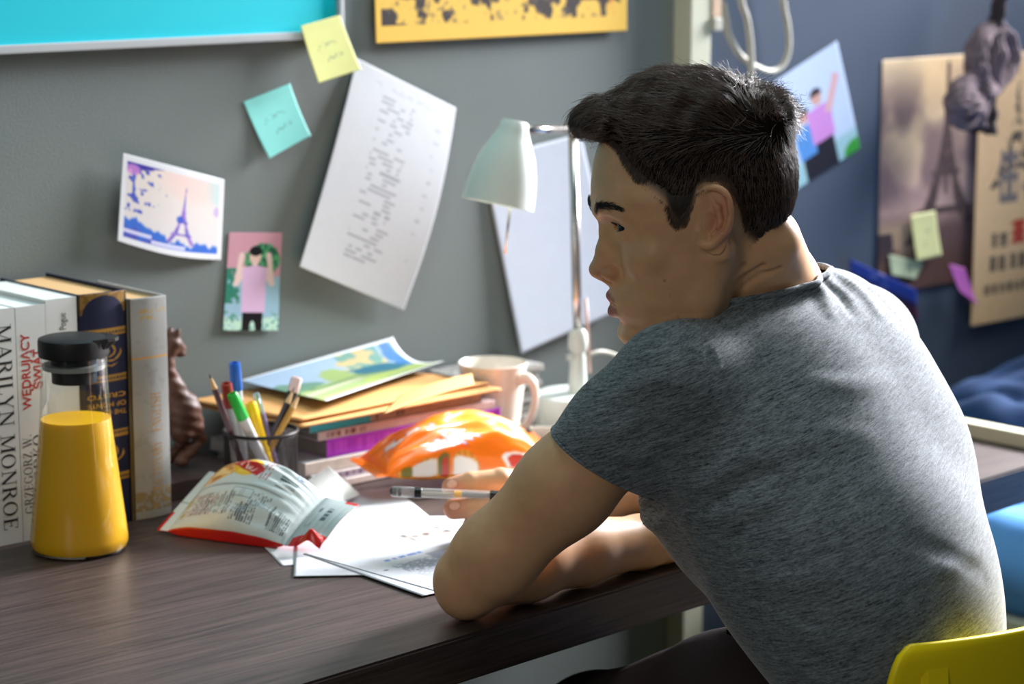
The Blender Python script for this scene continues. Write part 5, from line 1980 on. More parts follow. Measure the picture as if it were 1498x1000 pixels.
def f_face(Q):
    z = Q[:, 2]
    xf = np.interp(z, ZF, XFv)
    w = np.interp(z, ZF, WFv)
    x0 = 22.0
    ax = np.where(Q[:, 0] > x0, (Q[:, 0] - x0) / (xf - x0), (x0 - Q[:, 0]) / 46.0)
    ay = np.abs(Q[:, 1]) / w
    p = 2.35
    r = (np.abs(ax) ** p + ay ** p) ** (1 / p)
    d = (r - 1) * np.minimum(w, xf - x0) * 0.9
    d = smax(d, z - 45, 16)
    # under-jaw plane climbing back to the throat
    n = unit((-0.36, 0, -1.0))
    d = smax(d, (Q - np.array((66.0, 0, -114))) @ n, 10)
    return d


def f_head(Q):
    y = np.abs(Q[:, 1])
    S = np.stack([Q[:, 0], y, Q[:, 2]], 1)          # mirrored copy: y >= 0
    d = smin(f_skull(Q), f_face(Q), 16)
    # brow ridge, cheek bone, chin, jaw corner
    d = smin(d, f_chain(S, [(103.5, 4, 20), (100, 24, 25), (86, 46, 22)], [7.5, 8.5, 8], 6), 8)
    d = smin(d, f_chain(S, [(74, 40, -22), (62, 55, -17)], [11, 9], 8), 16)
    d = smin(d, f_ell(S, (75, 8, -101), (9.5, 17, 11)), 8)
    d = smin(d, f_ell(S, (12, 56, -56), (14, 10, 18)), 14)
    # muzzle round the mouth
    d = smin(d, f_ell(Q, (70, 0, -66), (23, 31, 25)), 12)
    # hollow for the eye and for the temple
    d = smax(d, -f_ell(S, (104, 33, 3), (14, 17, 12)), 9)
    d = smax(d, -f_ell(S, (112, 15, -4), (11, 7, 13)), 7)
    # nose
    d = smin(d, f_chain(Q, [(88, 0, 14), (84, 0, -8), (86, 0, -38)], [12, 14, 16], 6), 8)
    d = smin(d, f_chain(Q, [(98, 0, 14), (98.2, 0, 0), (99.5, 0, -18), (103.5, 0, -36)], [6.0, 5.6, 7.6, 9.5], 5), 7)
    d = smin(d, f_ell(Q, (104.6, 0, -38), (9.8, 9.5, 8.6)), 4)
    d = smin(d, f_ell(S, (94, 12.5, -40), (9.5, 7.0, 7.8)), 3.5)
    d = smin(d, f_cone(Q, (102, 0, -44), (93, 0, -50), 4.5, 4.5), 3)
    d = smax(d, -f_ell(S, (99, 7.4, -48.5), (6.2, 3.4, 4.2)), 2.0)
    # crease beside the wing of the nose
    d = smax(d, -f_chain(S, [(88, 20, -33), (84.5, 23, -43)], [0.5, 0.5], 1), 5)
    # philtrum and lips
    d = smin(d, f_chain(S, [(91.5, 0, -63.5), (88.5, 12, -65), (80, 24, -69)], [6.3, 4.8, 2.0], 3), 2.5)
    d = smin(d, f_chain(S, [(88.5, 0, -79), (85, 12, -77.5), (78.5, 23, -71.5)], [7.6, 5.6, 2.0], 3), 2.5)
    d = smax(d, -f_chain(S, [(99, 0, -70.6), (92, 12, -70.8), (82.5, 25, -70.2)], [1.5, 1.3, 1.0], 1), 1.4)
    d = smax(d, -f_ell(S, (91.5, 0, -92.5), (8.5, 22, 4.5)), 7)
    # eye: lids round the ball, then the slit
    E = S - np.array((80.5, 31.5, 6.0))
    r = np.sqrt((E * E).sum(1))
    d = smin(d, r - 13.6, 3.2)
    d = smin(d, f_chain(S, [(92, 20, 12.5), (93.6, 31, 14.2), (86, 43, 11.5)], [1.6, 2.0, 1.6], 2), 3.0)
    ty = (E[:, 1] - 1.0) / 14.0
    arch = np.clip(1 - ty * ty, 0, 1)
    up = 0.9 + 4.2 * arch ** 0.8 + 0.10 * E[:, 1]
    lo = 0.5 - 3.3 * arch + 0.10 * E[:, 1]
    slit = np.maximum.reduce([11.7 - r, E[:, 2] - up, lo - E[:, 2], -E[:, 0] + 1.0, r - 17, np.abs(E[:, 1] - 1.0) - 14.0])
    d = smax(d, -slit, 0.8)
    # ears: a thin leaf leaning off the skull
    a = math.radians(24)
    ex = (S[:, 0] - 8) * math.cos(a) - (S[:, 1] - 72) * math.sin(a) * -1.0
    ea = np.array((math.cos(a), -math.sin(a), 0))
    eb = np.array((math.sin(a), math.cos(a), 0))
    U = S - np.array((14.0, 71.5, 1.0))
    eu, ew, ez = U @ ea, U @ eb, U[:, 2]                      # along the leaf, out of the leaf, up
    T = np.stack([eu, ew, ez], 1)
    near = np.sqrt((T * T).sum(1)) < 75
    if near.any():
        t = T[near]
        rimp = [(4, 0, 21), (9, 3, 33), (4, 5, 45), (-7, 6, 49.5), (-18.5, 6, 45), (-24, 6, 31), (-23, 6, 14), (-15.5, 5, 3), (-7, 4, -4.5), (0.5, 2.5, -5.5), (3, 0.5, 0)]
        rimp = spline(rimp, 3)
        rr_ = np.interp(np.linspace(0, 1, len(rimp)), [0, 0.1, 0.5, 0.72, 0.9, 1.0], [2.2, 3.2, 3.6, 4.0, 5.0, 3.2])
        e = None
        for i in range(len(rimp) - 1):
            q = f_cone(t, rimp[i], rimp[i + 1], rr_[i], rr_[i + 1])
            e = q if e is None else np.minimum(e, q)
        leaf = f_ell(t, (-8, 0.5, 20), (17, 3.4, 31))
        e = smin(e, leaf, 3.0)
        e = smin(e, f_chain(t, [(-3, 2.5, 38), (-12, 4.2, 30), (-15, 4.4, 16), (-8, 3.8, 5)], [2.4, 3.2, 3.2, 2.8], 2), 2.2)
        e = smin(e, f_chain(t, [(7, 2.5, 17), (6.5, 3.5, 8), (2.5, 3, 2)], [3.4, 4.0, 2.6], 2), 3.0)
        e = smax(e, -f_ell(t, (-3.0, 5.0, 15.5), (8.5, 10.0, 11)), 1.4)
        e = smax(e, -f_ell(t, (0.0, 6.0, 34), (7.5, 5.2, 9)), 1.6)
        e = smax(e, -f_chain(t, [(-6, 7, 44.5), (-18.5, 8.5, 38), (-20.5, 8.5, 24), (-17, 8, 9)], [1.8, 2.4, 2.4, 1.6], 2), 1.4)
        d2 = d[near]
        d[near] = smin(d2, e, 3.5)
    return d


# joints
SHL, ELL = apx(985, 549, 2.30), np.array((1.507, -0.722, 0.787))
WRL = np.array((1.795, -0.705, 0.7765))
SHR, ELR = apx(1250, 508, 2.57), np.array((2.075, -0.62, 0.789))
DH = 0.07
WRR = apx(862, 722, 2.70 + DH)
NB, NT = apx(1112, 470, 2.445), apx(1055, 352, 2.375)
T0 = np.array((1.790, -1.035, 0.555))
T1, T2, T3, T4 = apx(1288, 890, 2.305), apx(1210, 760, 2.36), apx(1168, 625, 2.41), apx(1142, 560, 2.44)


def rotz(deg, lean):
    a, b = math.radians(deg), math.radians(lean)
    X = np.array((math.cos(a), math.sin(a), 0))
    Y = np.array((-math.sin(a), math.cos(a), 0))
    Yl = Y * math.cos(b) - ZU * math.sin(b)
    Zl = Y * math.sin(b) + ZU * math.cos(b)
    return np.stack([X, Yl, Zl], 1)


R0, R1, R2, R3, R4 = rotz(3, 0), rotz(5, 22), rotz(8, 34), rotz(12, 36), rotz(14, 36)


def f_trunk(P, g):
    """chest, belly and hips grown by g"""
    d = f_ell(P, T0, np.array((0.148, 0.106, 0.13)) + g, R0)
    d = smin(d, f_ell(P, T1, np.array((0.132, 0.094, 0.15)) + g, R1), 0.06)
    d = smin(d, f_ell(P, T2, np.array((0.160, 0.112, 0.15)) + g, R2), 0.06)
    d = smin(d, f_ell(P, T3, np.array((0.178, 0.112, 0.13)) + g, R3), 0.05)
    d = smin(d, f_ell(P, T4, np.array((0.150, 0.086, 0.082)) + g, R4), 0.05)
    # shoulder girdle, slope from the neck to the shoulder
    cl = apx(1080, 494, 2.40)
    cr = apx(1200, 474, 2.50)
    d = smin(d, f_chain(P, [SHL + (0.012, 0, -0.012), cl, apx(1130, 480, 2.45), cr, SHR + (-0.012, 0, 0.0)], np.array([0.046, 0.040, 0.040, 0.042, 0.052]) + g, 0.02), 0.035)
    d = smin(d, f_ell(P, apx(1222, 524, 2.46), np.array((0.082, 0.05, 0.065)) + g, R4), 0.05)
    d = smin(d, f_ell(P, apx(1306, 640, 2.43), np.array((0.064, 0.05, 0.085)) + g, R4), 0.06)
    return d


HAND_R = {
    'index': ([(800, 705, 2.655), (732, 702, 2.600), (688, 706, 2.588), (660, 712, 2.582)], [0.0140, 0.0130, 0.0122, 0.0105]),
    'middle': ([(806, 720, 2.68), (752, 752, 2.645), (712, 768, 2.612), (690, 767, 2.598)], [0.0135, 0.0122, 0.0112, 0.0098]),
    'ring': ([(820, 730, 2.70), (770, 764, 2.675), (738, 775, 2.650), (724, 772, 2.635)], [0.0120, 0.0106, 0.0096, 0.0082]),
    'little': ([(838, 742, 2.715), (800, 774, 2.700), (778, 782, 2.680), (766, 778, 2.665)], [0.0108, 0.0092, 0.0084, 0.0074]),
    'thumb': ([(842, 745, 2.665), (780, 750, 2.590), (716, 738, 2.562), (664, 744, 2.560)], [0.0175, 0.0150, 0.0132, 0.0116]),
}


def f_hand_r(P):
    w = WRR
    d = f_cone(P, w, w + 0.0 * ZU, 0.024, 0.024)
    fk = None
    for nm, (j, r) in HAND_R.items():
        J = [apx(u, v, dd + DH) for u, v, dd in j]
        palm = f_cone(P, w + (J[0] - w) * 0.15, J[0], 0.019 if nm != 'little' else 0.017, r[0] + 0.002)
        d = smin(d, palm, 0.012)
        fk_ = f_chain(P, J, r, 0.002)
        fk_ = smin(fk_, np.sqrt(((P - J[1]) ** 2).sum(1)) - r[1] * 1.04, 0.003)
        fk = fk_ if fk is None else smin(fk, fk_, 0.0022)
    d = smin(d, fk, 0.007)
    return d


# left hand lies along the desk edge beyond the trunk
LH = WRL
LD = unit((0.93, 0.10, -0.02))
LS = unit(np.cross(ZU, LD))


def f_hand_l(P):
    d = None
    for k, (o, ln) in enumerate(((0.030, 0.066), (0.010, 0.074), (-0.010, 0.070), (-0.028, 0.056))):
        m = LH + LD * 0.092 + LS * o + ZU * 0.004
        p1 = m + LD * ln * 0.50 + ZU * 0.006
        p2 = m + LD * ln * 0.85 - ZU * 0.006
        p3 = m + LD * ln * 1.0 - ZU * 0.016
        rr = 0.0102 - 0.0008 * (k == 3)
        e = f_chain(P, [m, p1, p2, p3], [rr * 1.1, rr, rr * 0.92, rr * 0.8], 0.002)
        palm = f_cone(P, LH + LS * o * 0.5, m, 0.018, 0.0135)
        d = smin(palm, e, 0.006) if d is None else smin(smin(d, palm, 0.010), e, 0.0025)
    th = [LH + LD * 0.02 + LS * 0.018, LH + LD * 0.055 + LS * 0.050, LH + LD * 0.088 + LS * 0.060, LH + LD * 0.112 + LS * 0.058]
    d = smin(d, f_chain(P, th, [0.016, 0.0125, 0.0108, 0.0088], 0.003), 0.006)
    return d


def f_arms(P):
    mid = SHL + (ELL - SHL) * 0.45
    # left upper arm, elbow, forearm
    a = f_chain(P, [SHL, SHL + (ELL - SHL) * 0.25, SHL + (ELL - SHL) * 0.55 + (0.004, -0.004, 0.004), SHL + (ELL - SHL) * 0.86, ELL + (0.0, 0.0, 0.004)], [0.046, 0.047, 0.0455, 0.0395, 0.0335], 0.02)
    a = smin(a, f_ell(P, ELL + (-0.004, 0.0, -0.006), (0.027, 0.027, 0.030)), 0.012)
    f_ = f_chain(P, [ELL + (0.010, 0.003, 0.002), ELL + (WRL - ELL) * 0.28 + (0, 0, 0.010), ELL + (WRL - ELL) * 0.55 + (0, 0, 0.008), WRL + (-0.03, 0, 0.002), WRL], [0.0335, 0.0395, 0.0345, 0.0265, 0.0255], 0.015)
    a = smin(a, f_, 0.012)
    a = smin(a, f_hand_l(P), 0.012)
    b = f_chain(P, [SHR, SHR + (ELR - SHR) * 0.5, ELR], [0.056, 0.048, 0.036], 0.02)
    mw = ELR + (WRR - ELR) * 0.3
    c = f_chain(P, [ELR, mw + (0, 0, 0.008), WRR + (ELR - WRR) * 0.12, WRR], [0.035, 0.0415, 0.028, 0.026], 0.015)
    b = smin(b, c, 0.012)
    return a, b


def f_neck(P):
    d = f_cone(P, NT, NB, 0.0535, 0.063)
    # strap muscles from behind the ear to the collar and the nape
    e1 = from_head((-4, 62, -12))
    d = smin(d, f_chain(P, [e1, apx(1045, 440, 2.375), apx(1040, 500, 2.36)], [0.013, 0.014, 0.015], 0.01), 0.014)
    d = smin(d, f_chain(P, [from_head((-58, 14, -12)), apx(1135, 420, 2.44), apx(1140, 500, 2.44)], [0.034, 0.040, 0.05], 0.02), 0.03)
    return d


HC = from_head((20, 0, 20))


def f_body(P):
    d = f_trunk(P, -0.014)
    a, b = f_arms(P)
    d = smin(d, a, 0.02)
    d = smin(d, b, 0.02)
    hr = np.full(len(P), 1.0)
    w = np.abs(P - WRR).max(1) < 0.26
    if w.any():
        hr[w] = f_hand_r(P[w])
        d = np.where(w, smin(d, hr, 0.012), d)
    d = smin(d, f_neck(P), 0.02)
    dist = np.sqrt(((P - HC) ** 2).sum(1))
    w = dist < 0.20
    hd_ = dist - 0.15
    if w.any():
        hd_[w] = f_head(to_head(P[w])) / 1000.0
    d = smin(d, hd_, 0.014)
    return d


def hit(fn, uv, sink=0.0):
    """where the sight lines through the pixels meet the solid fn"""
    dd = np.arange(2.05, 2.75, 0.003)
    out = []
    for u, v in uv:
        r = CF + (u - 749.0) / FPX * CR - (v - 500.0) / FPX * CU
        PP = CAMP + dd[:, None] * r
        f = fn(PP)
        k = np.where(f < 0)[0]
        out.append(PP[k[0]] + r * sink if len(k) else PP[110])
    return out


f_neck0 = f_neck
CREASES = [hit(lambda P: smin(f_neck0(P), f_head(to_head(P)) / 1000.0, 0.014), uv) for uv in
           ([(1086, 388), (1062, 412), (1042, 437), (1030, 462)], [(1116, 388), (1088, 408), (1064, 432), (1050, 452)], [(1140, 392), (1112, 402), (1090, 418)])]


def f_neck(P):
    d = f_neck0(P)
    for c, w_ in zip(CREASES, (0.0024, 0.0020, 0.0016)):
        d = smax(d, -f_chain(P, c, [w_ * 0.6] + [w_] * (len(c) - 2) + [w_ * 0.6], 0.001), 0.007)
    return d


person = empty('person', (1.76, -1.0, 0.0), 'person in a heather grey shirt seated at the desk, looking left, pen in hand', 'person')
porg = np.array(person.location)

v, q = surface(f_body, (1.43, -1.24, 0.42), (2.17, -0.33, 1.32), 0.0042)
v = settle(f_body, v, 2)
# finer over head and hands, finest over the near side of the face and the ear
qc = v[q].mean(1)
hq = to_head(qc)
inhead = (np.abs(hq - np.array((20, 0, 10))) < np.array((120, 105, 150))).all(1)
inhand = np.abs(qc - apx(730, 735, 2.60 + DH)).max(1) < 0.10
v, f1, rest = split_quads(v, q, inhead | inhand)
v = settle(f_body, v, 2)
qc = v[f1].mean(1)
hq = to_head(qc)
fine = (np.abs(qc - apx(690, 728, 2.585 + DH)).max(1) < 0.052) | ((hq[:, 0] > 55) & (hq[:, 2] > -118) & (hq[:, 2] < 45) & (hq[:, 1] > -20)) | ((hq[:, 0] > -30) & (hq[:, 0] < 30) & (hq[:, 1] > 58) & (hq[:, 2] > -18) & (hq[:, 2] < 58))
nf1 = len(f1)
v, f2, rest2 = split_quads(v, f1, fine)
v = settle(f_body, v, 3, 0.001)
faces = [tuple(f) for f in f2] + rest2 + rest
m_skin = mat('skin', rgb(198, 150, 118), 0.48, var=0.05, scale=90, attr='Col', sss=0.12, bump=0.10, bscale=900, spec=0.4)
body = mesh_obj('body', v - porg, faces, m_skin, person, True)
H = to_head(v)
base = np.tile(np.array((0.835, 0.650, 0.495)), (len(v), 1))
n3 = fbm(v[:, 0] * 60, v[:, 1] * 60, v[:, 2] * 60, oct=3)
base *= (0.96 + 0.08 * n3)[:, None]


def tint(mask, col, a=1.0):
    k = (np.clip(mask, 0, 1) * a)[:, None]
    base[:] = base * (1 - k) + np.array(col) * k


hm = np.linalg.norm(v - HC, axis=1) < 0.2
Sy = np.stack([H[:, 0], np.abs(H[:, 1]), H[:, 2]], 1)
lip = np.minimum(f_chain(Sy, [(93, 0, -65), (89.5, 12, -66), (81, 22, -69.5)], [6.0, 4.4, 1.8], 1), f_chain(Sy, [(90.5, 0, -78), (87, 12, -76.5), (80, 21, -71.5)], [6.6, 4.8, 1.8], 1))
tint(hm * soft(lip - 0.6, 1.6), (0.62, 0.36, 0.34), 0.85)
tint(hm * soft(np.hypot(Sy[:, 0] - 100, Sy[:, 2] + 38) - 10, 14) * (Sy[:, 1] < 24), (0.76, 0.52, 0.40), 0.5)
tint(hm * soft(np.hypot(Sy[:, 0] + 4, (Sy[:, 2] - 20) * 0.6) - 16, 10) * (Sy[:, 1] > 70), (0.76, 0.50, 0.40), 0.6)
ha_ = hair_above(H)
tint(hm * (np.linalg.norm(v - HC, axis=1) < 0.17) * np.clip((ha_ - 1) / 14, 0, 1) * (f_skull(H) < 9) * (f_skull(H) > -9), (0.10, 0.08, 0.07), 0.92)
br = f_chain(Sy, [(110, 14, 22), (104, 29, 28), (88, 48, 28)], [4.6, 5.2, 3.4], 1)
tint(hm * soft(br - 0.5, 2.5), (0.24, 0.18, 0.15), 0.6)
E_ = Sy - np.array((80.5, 31.5, 6.0))
er = np.sqrt((E_ * E_).sum(1))
tint(hm * soft(er - 12.6, 0.8) * (H[:, 0] > 80), (0.20, 0.12, 0.10), 0.75)
for (mx_, my_, mz_, mr_) in ((52, 66, -40, 1.2), (70, 55, -26, 1.0), (46, 66, -54, 1.0), (66, 52, 38, 1.3)):
    tint(hm * soft(np.sqrt((H[:, 0] - mx_) ** 2 + (H[:, 1] - my_) ** 2 * 0.1 + (H[:, 2] - mz_) ** 2) - mr_, 1.5), (0.36, 0.24, 0.18), 0.8)
# finger tips and nails
for nm in ('index', 'thumb', 'middle', 'ring', 'little'):
    j, r = HAND_R[nm]
    J = [apx(u_, v_, d_ + DH) for u_, v_, d_ in j]
    tint(soft(np.linalg.norm(v - J[3], axis=1) - 0.016, 0.012), (0.78, 0.50, 0.40), 0.7)
    ax_ = unit(J[3] - J[2])
    nl = J[3] - ax_ * 0.001 - FH * r[3] * 0.80 + ZU * r[3] * 0.50
    L_ = v - nl
    al = L_ @ ax_
    pr_ = np.linalg.norm(L_ - al[:, None] * ax_, axis=1)
    nmask = np.hypot(al / 0.0062, pr_ / 0.0050)
    tint(soft(np.abs(nmask - 1.05) - 0.10, 0.25), (0.60, 0.38, 0.30), 0.5)
    tint(soft(nmask - 0.95, 0.2), (0.90, 0.72, 0.64), 0.85)
set_cols(body.data, base)

# eyes
m_eye = mat('eye', (1, 1, 1), 0.2, var=0.0, attr='Col', spec=0.4, coat=0.2)
for sy in (1, -1):
    c0 = np.array((80.5, 31.5 * sy, 6.0))
    n = 40
    vs, fs, cs = [], [], []
    gaze = unit((0.80, 0.56, -0.12))
    e1 = unit(np.cross(gaze, (0, 0, 1)))
    e2 = np.cross(e1, gaze)
    for i in range(n + 1):
        th = math.pi * i / n
        for k in range(n):
            ph = 2 * math.pi * k / n
            r = 11.9 + (0.7 * max(0, 1 - (th / 0.55) ** 2))
            vs.append(from_head(c0 + r * (gaze * math.cos(th) + (e1 * math.cos(ph) + e2 * math.sin(ph)) * math.sin(th))) - porg)
            cs.append((0.015, 0.012, 0.012) if th < 0.20 else (0.09, 0.05, 0.035) if th < 0.56 else (0.05, 0.035, 0.03) if th < 0.61 else (0.66, 0.58, 0.53))
    for i in range(n):
        for k in range(n):
            fs.append((i * n + k, (i + 1) * n + k, (i + 1) * n + (k + 1) % n, i * n + (k + 1) % n))
    o = mesh_obj('eye', vs, fs, m_eye, person, True)
    set_cols(o.data, np.array(cs))


# ------------------------------------------------------------------ hair
def f_cap(Q):
    up = np.clip((Q[:, 2] - 70) / 60, 0, 1)
    back = np.clip((-Q[:, 0] - 10) / 60, 0, 1)
    t = 4.0 + 11.5 * up + 9.0 * back * (1 - up)
    tap = np.clip((hair_above(Q) + 1) / np.where(Q[:, 0] < -20, 34, 24), 0, 1)
    d = f_skull(Q) - (t * tap ** 0.8 - 4.0 * (1 - tap))
    d = smax(d, -(hair_above(Q)) - 2, 3)
    # swept-forward quiff over the forehead, wide across
    S = Q.copy()
    S[:, 1] = S[:, 1] * 0.46
    S[:, 2] = S[:, 2] + 0.0016 * Q[:, 1] ** 2
    qf = f_chain(S, [(46, 0, 131), (82, 0, 113), (106, 0, 108), (120, 0, 106)], [24, 19, 17.5, 11], 6)
    qf = smin(qf, f_chain(S, [(88, 0, 104), (104, 0, 98)], [14, 9], 5), 6)
    d = smin(d, qf, 8)
    # crown tuft
    d = smin(d, f_ell(Q, (-50, 8, 112), (33, 46, 23)), 20)
    lock = np.sin(Q[:, 0] * 0.16 + 0.5 * np.sin(Q[:, 1] * 0.13)) * np.sin(Q[:, 1] * 0.22 + 0.8) * up
    d = d - 1.8 * lock - 3.0 * up * (fbm(Q[:, 0] / 22 + 3, Q[:, 1] / 11, Q[:, 2] / 16, oct=2) - 0.5)
    return d


def f_capw(P):
    return f_cap(to_head(P)) / 1000.0


hv, hq_ = surface(f_cap, (-110, -100, -50), (150, 100, 175), 2.6)
m_hairbase = mat('dark_hair_base', rgb(24, 19, 17), 0.95, var=0.3, scale=160, stretch=(1, 1, 1), spec=0.05)
hair = mesh_obj('hair', from_head(hv) - porg, hq_, m_hairbase, person, True)

m_strand = bpy.data.materials.new('hair_strands')
m_strand.use_nodes = True
nt, N, L, P_ = nodes_of(m_strand)
hi_n = N.new('ShaderNodeHairInfo')
cr = N.new('ShaderNodeValToRGB')
cr.color_ramp.elements[0].color = (*rgb(22, 17, 16), 1)
cr.color_ramp.elements[1].color = (*rgb(104, 79, 66), 1)
L.new(hi_n.outputs['Random'], cr.inputs[0])
L.new(cr.outputs[0], P_.inputs['Base Color'])
P_.inputs['Roughness'].default_value = 0.38
P_.inputs['Specular IOR Level'].default_value = 0.6


def curves_obj(name, pts, rad, m, parent):
    """pts: strands x points x 3 (world)"""
    ns, npt = pts.shape[:2]
    cd = bpy.data.hair_curves.new(name)
    cd.add_curves([npt] * ns)
    cd.points.foreach_set('position', (pts - porg).astype(np.float32).ravel())
    ra = cd.attributes.get('radius') or cd.attributes.new('radius', 'FLOAT', 'POINT')
    ra.data.foreach_set('value', rad.astype(np.float32).ravel())
    cd.materials.append(m)
    o = bpy.data.objects.new(name, cd)
    COL.objects.link(o)
    o.parent = parent
    return o


def sample_faces(V, Q, n, w=None):
    a, b, c, d_ = V[Q[:, 0]], V[Q[:, 1]], V[Q[:, 2]], V[Q[:, 3]]
    area = np.linalg.norm(np.cross(c - a, d_ - b), axis=1)
    if w is not None:
        area = area * w
    k = rng.choice(len(Q), n, p=area / area.sum())
    s, t = rng.random((n, 1)), rng.random((n, 1))
    return a[k] * (1 - s) * (1 - t) + b[k] * s * (1 - t) + c[k] * s * t + d_[k] * (1 - s) * t


NS, NP = 26000, 8
qcen = hv[hq_].mean(1)
wgt = np.where(qcen[:, 1] > -30, 1.0, 0.35)
R_ = sample_faces(hv, hq_, NS, wgt)
x, y, z = R_[:, 0], R_[:, 1], R_[:, 2]
top = np.clip((z - 78) / 26, 0, 1) * np.clip((x + 70) / 30, 0, 1)
crown = np.clip((-x - 12) / 30, 0, 1) * np.clip((z - 95) / 25, 0, 1)
flow = np.zeros((NS, 3))
jit = rng.normal(0, 1, (NS, 3))
flow_side = np.stack([0.35 * np.clip((x + 10) / 50, -0.2, 1), y * 0, -1 + 0 * z], 1)
flow_top = np.stack([1 + 0 * x, 0.25 * np.sin(y * 0.08 + x * 0.03), 0.30 - 0.9 * np.clip((x - 112) / 14, 0, 1)], 1)
flow_crown = np.stack([-0.8 + 0.5 * np.sin(y * 0.15), 0.5 * np.sin(x * 0.2 + y * 0.1), 0.35 + 0 * z], 1)
flow = flow_side * (1 - top)[:, None] + flow_top * top[:, None]
flow = flow * (1 - crown)[:, None] + flow_crown * crown[:, None]
clump = np.stack([fbm(x / 9, y / 9, z / 9, oct=1), fbm(x / 9 + 40, y / 9, z / 9, oct=1), fbm(x / 9, y / 9 + 70, z / 9, oct=1)], 1) - 0.5
flow = flow + 0.16 * jit + 0.55 * clump * (top + crown + 0.25)[:, None]
ha0 = hair_above(R_)
length = np.where(top > 0.5, rng.uniform(22, 40, NS), rng.uniform(12, 20, NS))
length = np.where((top < 0.5) & (ha0 < 22), rng.uniform(5, 11, NS), length)
length = np.where(crown > 0.5, rng.uniform(14, 30, NS), length)
lift_end = np.abs(rng.normal(0, 1, NS)) * np.where(crown > 0.4, 5.5, np.where(top > 0.5, 2.2, 1.0)) + 0.5
quiffy = (x > 78) & (z > 92)
lift_end = np.where(quiffy, np.abs(rng.normal(0, 3.2, NS)) + 0.5, lift_end)
length = np.where(quiffy, rng.uniform(24, 50, NS), length)
stray = rng.random(NS) < 0.012
lift_end = np.where(stray & (top + crown > 0.5), rng.uniform(4, 11, NS), lift_end)
pts = np.zeros((NS, NP, 3))
p = R_.copy()
g = grad(f_cap, p, 0.6)
g /= np.maximum(np.linalg.norm(g, axis=1), 1e-6)[:, None]
p = p - g * 1.2
for k in range(NP):
    pts[:, k] = p
    g = grad(f_cap, p, 0.6)
    g /= np.maximum(np.linalg.norm(g, axis=1), 1e-6)[:, None]
    fl = flow.copy()
    front = np.clip((p[:, 0] - 108) / 14, 0, 1) * (top > 0.5)
    fl[:, 2] -= 0.9 * front
    tdir = fl - (fl * g).sum(1)[:, None] * g
    tdir /= np.maximum(np.linalg.norm(tdir, axis=1), 1e-6)[:, None]
    p = p + tdir * (length / (NP - 1))[:, None]
    tgt = -1.2 + (lift_end + 1.2) * ((k + 1) / (NP - 1)) ** 1.2
    f_ = f_cap(p)
    p = p + g * np.clip(tgt - f_, -2.5, 2.5)[:, None]
# short hair growing out of the skin along the hair line
fall = np.concatenate([np.array([f for f in faces if len(f) == 4])])
cen = H[fall].mean(1)
near_h = (hair_above(cen) > 2.5) & (hair_above(cen) < 18) & (np.abs(f_skull(cen)) < 7) & (np.linalg.norm(cen - np.array((20, 0, 20)), axis=1) < 150) & (cen[:, 1] > -60)
fh = fall[near_h]
N2 = 5200
RS = sample_faces(H, fh, N2)
p = RS.copy()
x2 = RS[:, 0]
fl2 = np.stack([0.30 * np.clip((x2 + 5) / 40, -0.6, 1), 0 * x2, -1 + 0 * x2], 1) + 0.22 * rng.normal(0, 1, (N2, 3))
ln2 = np.clip(3 + hair_above(RS) * 0.5, 3, 11) * rng.uniform(0.7, 1.3, N2)
pts2 = np.zeros((N2, NP, 3))
g2 = grad(f_skull, p, 0.6)
g2 /= np.maximum(np.linalg.norm(g2, axis=1), 1e-6)[:, None]
td = fl2 - (fl2 * g2).sum(1)[:, None] * g2
td /= np.maximum(np.linalg.norm(td, axis=1), 1e-6)[:, None]
for k in range(NP):
    q_ = k / (NP - 1)
    pts2[:, k] = RS + td * (ln2 * q_)[:, None] + g2 * (-0.4 + 2.0 * q_ - 0.6 * q_ * q_)
pts = np.concatenate([pts, pts2])
rad = np.linspace(1, 0.22, NP)[None] * rng.uniform(0.00022, 0.00034, (NS, 1))
rad = np.concatenate([rad, np.linspace(1, 0.25, NP)[None] * rng.uniform(0.00012, 0.00020, (N2, 1))])
st = curves_obj('hair_strands', from_head(pts.reshape(-1, 3)).reshape(pts.shape), rad, m_strand, hair)

